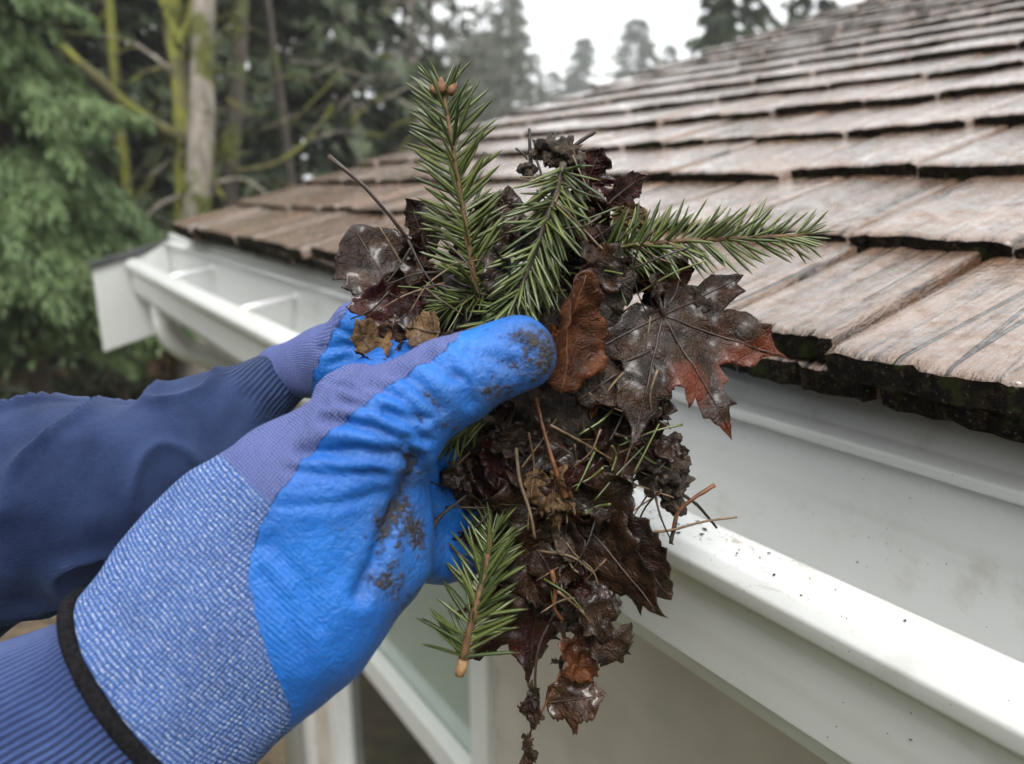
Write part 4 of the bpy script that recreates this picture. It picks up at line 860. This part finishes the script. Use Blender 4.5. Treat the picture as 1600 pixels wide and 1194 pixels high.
# twigs and dead needles
DARKTW = simple('dark_twig', (.030, .022, .017), .5, 200, .5, .0006); TANTW = simple('tan_twig', (.15, .092, .046), .5, 200, .5, .0004); STRAW = simple('straw', (.15, .105, .06), .5, 200, .5)
twig('twig', 'short black twig standing on top of the clump beside the clod', [(830, 262, .456), (828, 230, .456), (827, 201, .456)], .0014, .0009, DARKTW)
for x, y, x2, y2 in ((806, 232, 824, 250), (858, 222, 868, 208), (900, 262, 915, 300), (838, 250, 846, 290)):
    twig('twig', 'tiny dark twig bit stuck in the clod on top', [(x, y, .452), ((x + x2) / 2 + 3, (y + y2) / 2, .451), (x2, y2, .452)], .0008, .0005, DARKTW, group='twig bits in the top clod', n=6)
twig('twig', 'thin black twig lying across the clod on top', [(885, 238, .450), (908, 220, .449), (930, 206, .449)], .0012, .0013, DARKTW)
twig('twig', 'reddish twig sticking out right above the gutter lip', [(1050, 832, .450), (1060, 800, .448), (1085, 778, .446), (1117, 758, .446)], .0010, .0014, STALK2)
twig('twig', 'tan twig crossing the gutter lip', [(1010, 832, .448), (1050, 828, .446), (1100, 815, .444), (1152, 808, .443)], .0009, .0006, TANTW)
twig('twig', 'dark twig leaning on the gutter lip behind the tan one', [(1062, 770, .456), (1090, 790, .458), (1120, 825, .462)], .0012, .0008, DARKTW)
twig('twig', 'brown twig hanging at the right edge of the clump with a green tip', [(1050, 700, .452), (1066, 740, .450), (1058, 800, .450), (1048, 850, .449)], .0016, .0012, DARKTW, jag=.3)
twig('twig', 'forked dark twig in the shade by the palm', [(645, 862, .412), (668, 835, .414), (690, 805, .418), (728, 775, .424)], .0020, .0008, DARKTW, jag=.3)
twig('twig', 'reddish twig rising by the palm', [(676, 815, .412), (670, 770, .413), (664, 718, .415)], .0014, .0009, STALK)
twig('leaf_stalk', 'tan stalk on the long wet leaf, curved', [(862, 890, .432), (868, 920, .430), (866, 950, .431), (880, 970, .434)], .0016, .0010, STALK2, 'stalk')
twig('straw', 'pale bent straw hanging beside the tan leaf remnant', [(806, 700, .424), (812, 750, .421), (828, 800, .420), (836, 842, .421)], .0012, .0008, STRAW, 'straw')
twig('straw', 'silvery straw curving over the long wet leaf', [(885, 848, .428), (900, 868, .427), (925, 890, .427), (935, 915, .429)], .0006, .0005, STRAW, 'straw')
rs = random.Random(31)
for i in range(170):
    x, y = rs.choice(SC); x += rs.uniform(-45, 45); y += rs.uniform(-45, 45); a = rs.uniform(0, math.pi); l_ = rs.uniform(18, 60); d = rs.uniform(.418, .448); dx_, dy_ = math.cos(a) * l_, math.sin(a) * l_
    if y < 640 and x < 900 and y > 480: continue
    twig('dead_needle', 'thin dead needle or grass stem tangled in the clump', [(x - dx_, y - dy_, d + rs.uniform(-.01, .01)), (x + rs.uniform(-9, 9), y + rs.uniform(-9, 9), d), (x + dx_, y + dy_, d + rs.uniform(-.01, .01))], rs.uniform(.0004, .0009), rs.uniform(.0003, .0006), rs.choice([STRAW, DARKTW, DARKTW, STALK, TANTW, NEED]), 'needle', 'loose dead needles in the clump', 8)

o = leaf('leaf_flake', 'scrap', 'small dark flake stuck to the inner back wall of the gutter', 1397, 852, .86, -100, 30, 'brown', 90, 20, 10, crumple=.15, shape=dict(asp=.45), res=14, cat='leaf flake')
o.location = (.5495, o.location.y, o.location.z)
# ---------------------------------------------------------------- trees
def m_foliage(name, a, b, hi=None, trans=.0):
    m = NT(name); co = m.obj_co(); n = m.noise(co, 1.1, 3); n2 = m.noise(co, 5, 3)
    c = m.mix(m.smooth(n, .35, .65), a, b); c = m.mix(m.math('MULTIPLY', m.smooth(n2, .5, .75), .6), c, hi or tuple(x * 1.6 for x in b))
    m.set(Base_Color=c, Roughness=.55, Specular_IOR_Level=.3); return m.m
def m_bark(name, a, b, moss, amt):
    m = NT(name); co = m.obj_co(); n = m.noise(m.mapn(co, (6, 6, 1.6)), 1.0, 6, .65); n2 = m.noise(co, 1.7, 4); n3 = m.noise(co, 20, 4)
    c = m.mix(m.smooth(n, .35, .65), a, b); c = m.mix(m.smooth(m.math('ADD', n2, m.math('MULTIPLY', n, .25)), .72 - amt * .3, .80 - amt * .3), c, moss)
    m.set(Base_Color=c, Roughness=.85, Normal=m.bump(n3, .8, .02)); return m.m
F_DARK = m_foliage('dark_fir_foliage', (.028, .042, .022), (.062, .080, .040), (.12, .14, .075)); F_CEDAR = m_foliage('cedar_foliage', (.065, .110, .040), (.140, .205, .080), (.23, .30, .13))  # F_DARK's lightest tone paints highlights into the fir foliage
F_HAZY = m_foliage('haze_pale_foliage', (.085, .090, .068), (.13, .135, .10)); F_MID = m_foliage('grey_green_foliage', (.045, .062, .034), (.075, .095, .045)); F_SHRUB = m_foliage('shrub_foliage', (.014, .017, .006), (.040, .042, .012), (.075, .07, .016))  # F_HAZY is lightened: haze painted into the thin trees' colour
BK_DARK = m_bark('fir_bark', (.045, .036, .028), (.10, .080, .062), (.075, .085, .025), .2); BK_PALE = m_bark('mossy_pale_bark', (.16, .14, .115), (.34, .30, .25), (.085, .092, .016), .22); BK_MOSS = m_bark('moss_covered_bark', (.07, .065, .025), (.13, .12, .04), (.17, .175, .026), .6)
def spot(x, dist, z=GZ):
    d = cpt(x, 295, 1.0); d = c2w(d); d[2] = 0; d /= np.linalg.norm(d); return Vector((d[0] * dist, d[1] * dist, z))
def conifer_crown(name, H, R, n, mat, seed, droop=.35, size=.16, start=.12, taper=.8, nb=None, wid=.28, hang=.3):
    """a crown of many small pointed sprays set along drooping boughs"""
    g = np.random.default_rng(seed); nb = nb or int(H * 13)
    bz = g.uniform(start, .985, nb) * H; baz = g.uniform(0, 2 * np.pi, nb); bl = R * np.clip((1 - bz / H), 0, 1) ** taper * g.uniform(.55, 1.15, nb) + .15; bd = droop * g.uniform(.4, 1.4, nb)
    k = g.choice(nb, n, p=bl / bl.sum()); t = g.uniform(0.08, 1, n) ** .75; L_ = bl[k]; az = baz[k]
    side = g.normal(0, 1, n) * .26 * L_ * (1.08 - t) ; r = t * L_; lift = .25 * t - bd[k] * t ** 2 * 1.5
    dirx, diry = np.cos(az), np.sin(az)
    P = np.stack([dirx * r - diry * side, diry * r + dirx * side, bz[k] + lift * L_ - np.abs(side) * .35 - g.uniform(0, hang, n) * size * 2], 1)
    sa = az + np.sign(side) * g.uniform(.2, .9, n); D = np.stack([np.cos(sa), np.sin(sa), -g.uniform(.1, .9, n) - hang], 1); D /= np.linalg.norm(D, axis=1)[:, None]
    S = np.cross(D, g.normal(0, 1, (n, 3))); S /= np.linalg.norm(S, axis=1)[:, None]; s = size * g.uniform(.5, 1.3, n)[:, None]
    V = np.stack([P - S * s * wid, P + S * s * wid, P + D * s], 1).reshape(-1, 3); return mesh_np(name, V, np.arange(3 * n).reshape(n, 3), mat, False)
def trunk_mesh(name, H, r0, r1, mat, seed, lean=.3, n=14):
    g = random.Random(seed); mb = MB(); p = [Vector((0, 0, -.3))]
    for i in range(1, n + 1): t = i / n; p.append(Vector((lean * math.sin(t * 2.3 + seed) * t, lean * math.cos(t * 1.9 + seed * 2) * t, H * t)))
    mb.tube(p, [r0 + (r1 - r0) * (i / n) for i in range(n + 1)], 12, 1, True, .06); return mb.mesh(name, mat, True)
def tree(name, label, x, dist, crown, trunk, cat='tree', group=None, sc_=1.0, rot=0.0):
    e = empty(name, spot(x, dist)); e.scale = (sc_,) * 3; e.rotation_euler.z = rot; meta(e, label, cat, group)
    if trunk: obj('trunk', trunk, e)
    if crown: obj('crown', crown, e)
    return e
CF = [conifer_crown('crown', 17, 3.4, 9500, F_DARK, 1, .34, .40, .02), conifer_crown('crown', 15, 3.0, 7600, F_DARK, 2, .40, .40, .10), conifer_crown('crown', 16, 2.6, 7000, F_MID, 3, .32, .38, .06)]
TK = [trunk_mesh('trunk', 16.5, .26, .04, BK_DARK, 1), trunk_mesh('trunk', 14.5, .22, .04, BK_DARK, 2), trunk_mesh('trunk', 15.5, .2, .04, BK_DARK, 3)]
# near feathery cedar on the left, and its lower neighbour
CE = conifer_crown('crown', 8.6, 2.1, 95000, F_CEDAR, 11, .45, .115, .26, .55, 150, .16, .8)
tree('cedar_tree', 'bright green feathery cedar at the left edge of the picture', 20, 8.2, CE, trunk_mesh('trunk', 8.2, .15, .02, BK_DARK, 5), sc_=.76)
CE2 = conifer_crown('crown', 4.0, 1.3, 26000, F_CEDAR, 12, .45, .11, .45, .5, 70, .16, .8)
tree('cedar_tree', 'low young cedar beside the mossy tree, just left of the gutter end', 150, 9.6, CE2, trunk_mesh('trunk', 3.8, .07, .02, BK_DARK, 6), sc_=.8)
# dark firs
G1 = 'dark firs in the background wood'
for i, (x, dist, k, s_, lb) in enumerate([(-160, 13, 0, 1.0, 'dark fir behind the feathery cedar, mostly beyond the left edge'), (190, 15.5, 1, 1.0, 'dark fir between the cedar and the mossy trunks'), (430, 16, 0, 1.0, 'dark fir right of the mossy trunks, filling the upper left middle'), (545, 18, 1, 1.05, 'dense dark fir left of the upright sprig'), (90, 19, 2, 1.1, 'grey green fir far behind the feathery cedar'), (300, 21, 2, 1.2, 'grey green fir far behind the mossy trunks')]):
    tree('fir_tree', lb, x, dist, CF[k], TK[k], 'tree', G1, s_, i * 1.3)
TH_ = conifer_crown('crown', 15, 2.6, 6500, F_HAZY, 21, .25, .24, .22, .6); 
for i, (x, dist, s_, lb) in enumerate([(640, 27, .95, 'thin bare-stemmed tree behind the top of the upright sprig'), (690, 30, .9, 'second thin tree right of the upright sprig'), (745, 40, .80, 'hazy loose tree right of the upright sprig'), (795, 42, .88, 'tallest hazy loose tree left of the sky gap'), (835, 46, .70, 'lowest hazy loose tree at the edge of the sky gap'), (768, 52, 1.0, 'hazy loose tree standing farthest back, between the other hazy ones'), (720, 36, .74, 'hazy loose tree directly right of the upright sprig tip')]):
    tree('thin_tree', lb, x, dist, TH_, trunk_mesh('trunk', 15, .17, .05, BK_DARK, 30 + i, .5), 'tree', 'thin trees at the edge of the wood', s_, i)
tree('fir_tree', 'dark fir whose crown shows above the roof line', 1130, 25, CF[1], TK[1], 'tree', G1, .84, .4)
tree('fir_tree', 'second dark fir above the roof line, further right', 1240, 27, CF[0], TK[0], 'tree', G1, .75, 2.4)
for x, dist, s_, k, lb in ((795, 112, 1.95, 2, 'misty grey green tree behind the clump, left of the sky gap'), (905, 126, 1.78, 1, 'misty pointed fir at the sky gap, left of the pair'), (985, 120, 1.88, 1, 'misty pointed fir at the sky gap, right of the pair'), (745, 116, 1.5, 0, 'misty broad fir low behind the upright sprig'), (860, 130, 1.3, 0, 'small misty fir low at the roof line'), (1035, 124, 1.45, 0, 'misty fir low beside the roof line')):
    tree('fir_tree', lb, x, dist, CF[k], TK[k], 'tree', 'misty firs beyond the roof', s_, x * .1).scale = (s_ * 1.7, s_ * 1.7, s_)
# mossy broadleaf tree with several stems and bare limbs
mt_ = empty('mossy_tree', spot(310, 9.6)); meta(mt_, 'bare broadleaf tree with pale trunk and yellow green moss', 'tree')
def limb(pts, r0, r1, mat, name='branch', n=18):
    P = [W(*q) - mt_.location for q in smooth_px(pts, n)]; mb = MB(); mb.tube(P, list(np.linspace(r0, r1, len(P))), 9, 1, True, .12); return mb.obj(name, mat, mt_, True)
D0 = 9.3
limb([(300, 700, D0), (302, 420, D0), (312, 260, D0), (316, 120, D0), (322, -80, D0), (326, -300, D0)], .20, .12, BK_PALE, 'trunk')
limb([(282, 690, D0 + .1), (288, 420, D0 + .1), (290, 250, D0 + .1), (280, 110, D0 + .1), (270, 30, D0 + .1), (285, -200, D0)], .15, .09, BK_MOSS, 'trunk')
limb([(352, 690, D0 + .9), (356, 330, D0 + .9), (366, 180, D0 + .9), (375, 60, D0 + .9), (385, -200, D0 + .9)], .14, .09, BK_DARK, 'trunk')
limb([(290, 222, D0), (245, 195, D0 - .2), (200, 165, D0 - .4), (150, 120, D0 - .6), (110, 85, D0 - .7), (60, 30, D0 - .8), (20, -10, D0 - .8)], .075, .035, BK_MOSS)
limb([(278, 60, D0), (262, 20, D0), (240, -30, D0)], .07, .04, BK_MOSS); limb([(278, 70, D0), (296, 30, D0), (305, -20, D0)], .06, .03, BK_MOSS)
limb([(268, 110, D0), (235, 85, D0), (190, 60, D0 + .2), (100, 50, D0)], .030, .012, BK_PALE); limb([(268, 105, D0), (230, 112, D0), (205, 128, D0)], .03, .02, BK_MOSS)
limb([(322, 240, D0), (335, 285, D0), (350, 310, D0)], .03, .02, BK_MOSS); limb([(365, 270, D0 + .8), (430, 255, D0 + .9), (480, 220, D0 + 1), (520, 165, D0 + 1)], .035, .015, BK_MOSS)
limb([(300, 300, D0), (250, 320, D0 - .2), (215, 355, D0 - .3), (180, 380, D0 - .4)], .03, .012, BK_PALE); limb([(340, 285, D0), (380, 280, D0), (420, 305, D0)], .025, .012, BK_PALE)
rs = random.Random(8)
for i in range(64):
    x, y = rs.uniform(80, 640), rs.uniform(-30, 320); a = rs.uniform(-.9, .6); l_ = rs.uniform(40, 130); d = D0 + rs.uniform(-.6, 2.2)
    limb([(x, y, d), (x + math.cos(a) * l_ * .5, y + math.sin(a) * l_ * .5 + rs.uniform(-12, 12), d), (x + math.cos(a) * l_, y + math.sin(a) * l_, d + .2)], .013, .005, rs.choice([BK_PALE, BK_MOSS, BK_DARK]), 'twig', 8)
mc = MB(); rs = random.Random(9)
for (x, y, r_) in [(316, 78, .16), (300, 300, .2), (305, 330, .2), (282, 20, .14), (352, 235, .15), (366, 40, .13), (290, 250, .14), (318, 175, .12)]:
    c0 = W(x, y, D0 - .05) - mt_.location
    for _ in range(160):
        q = c0 + Vector((rs.gauss(0, 1), rs.gauss(0, 1), rs.gauss(0, 1.3))) * r_ * .55; i = len(mc.v); s_ = rs.uniform(.02, .05)
        mc.v += [tuple(q + Vector((rs.uniform(-1, 1), rs.uniform(-1, 1), rs.uniform(-1, 1))) * s_) for _ in range(3)]; mc.f.append((i, i + 1, i + 2))
meta(mc.obj('moss', m_foliage('moss', (.07, .08, .012), (.13, .14, .018)), mt_), kind='stuff')
for i, (x, dist, bk, lb) in enumerate([(455, 13, BK_DARK, 'slim dark trunk right of the bare broadleaf tree'), (575, 15, BK_PALE, 'slim pale trunk left of the upright sprig'), (655, 17, BK_DARK, 'slim dark trunk showing beside the upright sprig tip'), (205, 12, BK_MOSS, 'slim mossy trunk between cedar and bare broadleaf tree')]):
    e = tree('slim_tree', lb, x, dist, None, trunk_mesh('trunk', 11, .085, .03, bk, 40 + i, .5), 'tree', 'slim bare trunks in the wood')
    g = random.Random(50 + i)
    for _ in range(9):
        z = g.uniform(2.6, 8); a = g.uniform(0, 6.3); l_ = g.uniform(.7, 1.8); mb = MB(); t_ = z / 11; p0 = Vector((.5 * math.sin(t_ * 2.3 + 40 + i) * t_, .5 * math.cos(t_ * 1.9 + (40 + i) * 2) * t_, z))
        mb.tube([p0, p0 + Vector((math.cos(a), math.sin(a), .3)) * l_ * .5, p0 + Vector((math.cos(a), math.sin(a), .55)) * l_], [.022, .015, .006], 6, 1, True, .1); mb.obj('branch', bk, e, True)
# undergrowth and the wood behind
def shrub_mesh(R, H, n, mat, seed, size=.09):
    g = np.random.default_rng(seed); d = g.normal(0, 1, (n, 3)); d /= np.linalg.norm(d, axis=1)[:, None]; cl = g.normal(0, 1, (14, 3)) * (.45, .45, .3)
    P = cl[g.integers(0, 14, n)] + d * g.uniform(.2, .5, n)[:, None]; P[:, 2] = np.abs(P[:, 2]) + .02; P *= (R, R, H)
    V = (P[:, None, :] + g.normal(0, 1, (n, 3, 3)) * size * g.uniform(.4, 1, n)[:, None, None]).reshape(-1, 3); return mesh_np('foliage', V, np.arange(3 * n).reshape(n, 3), mat, False)
F_RING = m_foliage('grey_wood', (.040, .042, .034), (.065, .066, .052)); F_BROWN = m_foliage('dead_bracken', (.055, .032, .016), (.12, .07, .035))
SH = [shrub_mesh(1.1, .9, 6000, F_SHRUB, 1), shrub_mesh(1.0, .8, 5000, F_DARK, 2), shrub_mesh(1.2, .6, 5000, F_BROWN, 3)]
for i, (x, dist, k, s_, lb) in enumerate([(25, 10.6, 0, .8, 'mossy green shrub above the far sleeve at the left edge'), (110, 11.2, 2, .9, 'brown dead bracken under the feathery cedar'), (185, 11.0, 0, .7, 'green shrub under the white rake board'), (235, 12, 2, 1.0, 'brown bracken left of the downspout'), (300, 12.4, 1, 1.1, 'dark shrub behind the gutter'), (-70, 10.8, 1, 1.0, 'dark shrub beyond the left edge'), (60, 13.5, 1, 1.4, 'dark bush behind the feathery cedar'), (230, 14.5, 1, 1.6, 'dark bush behind the mossy tree'), (400, 14, 1, 1.5, 'dark bush right of the mossy trunks, above the roof corner'), (520, 15, 1, 1.5, 'dark bush low above the roof courses'), (150, 13, 2, 1.2, 'brown thicket behind the young cedar')]):
    e = empty('shrub', spot(x, dist)); e.scale = (s_,) * 3; e.rotation_euler.z = i; meta(e, lb, 'shrub', 'undergrowth below the trees'); obj('foliage', SH[k], e)
wv = []; g = np.random.default_rng(5); base = np.stack([np.array([v.co for v in CF[1].vertices])], 0)[0][:22800]
for i in range(60):      # lower, farther wood in view; unseen trees behind added to dim side light
    az = math.radians(-52 + i * 6 + g.uniform(-2, 2)); dg = math.degrees(az); inv = -16 < dg < 28; ds_ = g.uniform(30, 42) if inv else g.uniform(21, 30); p = np.array((math.sin(az) * ds_, math.cos(az) * ds_, GZ)); s_ = g.uniform(.42, .58) if inv else g.uniform(.8, 1.1); a = g.uniform(0, 6.3)
    if 28 <= dg < 125: continue
    q = base.reshape(-1, 3, 3)[g.choice(len(base) // 3, 6000, False)].reshape(-1, 3) * s_; wv.append(np.stack([q[:, 0] * math.cos(a) - q[:, 1] * math.sin(a), q[:, 0] * math.sin(a) + q[:, 1] * math.cos(a), q[:, 2]], 1) * (1.5, 1.5, 1) + p)
wv = np.concatenate(wv); meta(obj('distant_wood', mesh_np('distant_wood', wv, np.arange(len(wv)).reshape(-1, 3), F_RING, False)), 'misty wall of conifers far behind the trees, with unseen ones added to dim side light', 'wood', kind='stuff')

# ---------------------------------------------------------------- mist in the air
mb = MB(); mb.box((-130, -60, GZ - 1.2), (190, 190, 36)); hz = NT('mist'); hz.t.nodes.remove(hz.b)
pv = hz.n('VolumePrincipled'); pv.inputs['Color'].default_value = (.93, .95, .97, 1); pv.inputs['Density'].default_value = .0019; pv.inputs['Anisotropy'].default_value = .2
hz.t.links.new(pv.outputs[0], hz.t.nodes['Material Output'].inputs['Volume'])
meta(mb.obj('haze', hz.m), 'thin grey mist hanging in the wood', 'mist', kind='stuff')
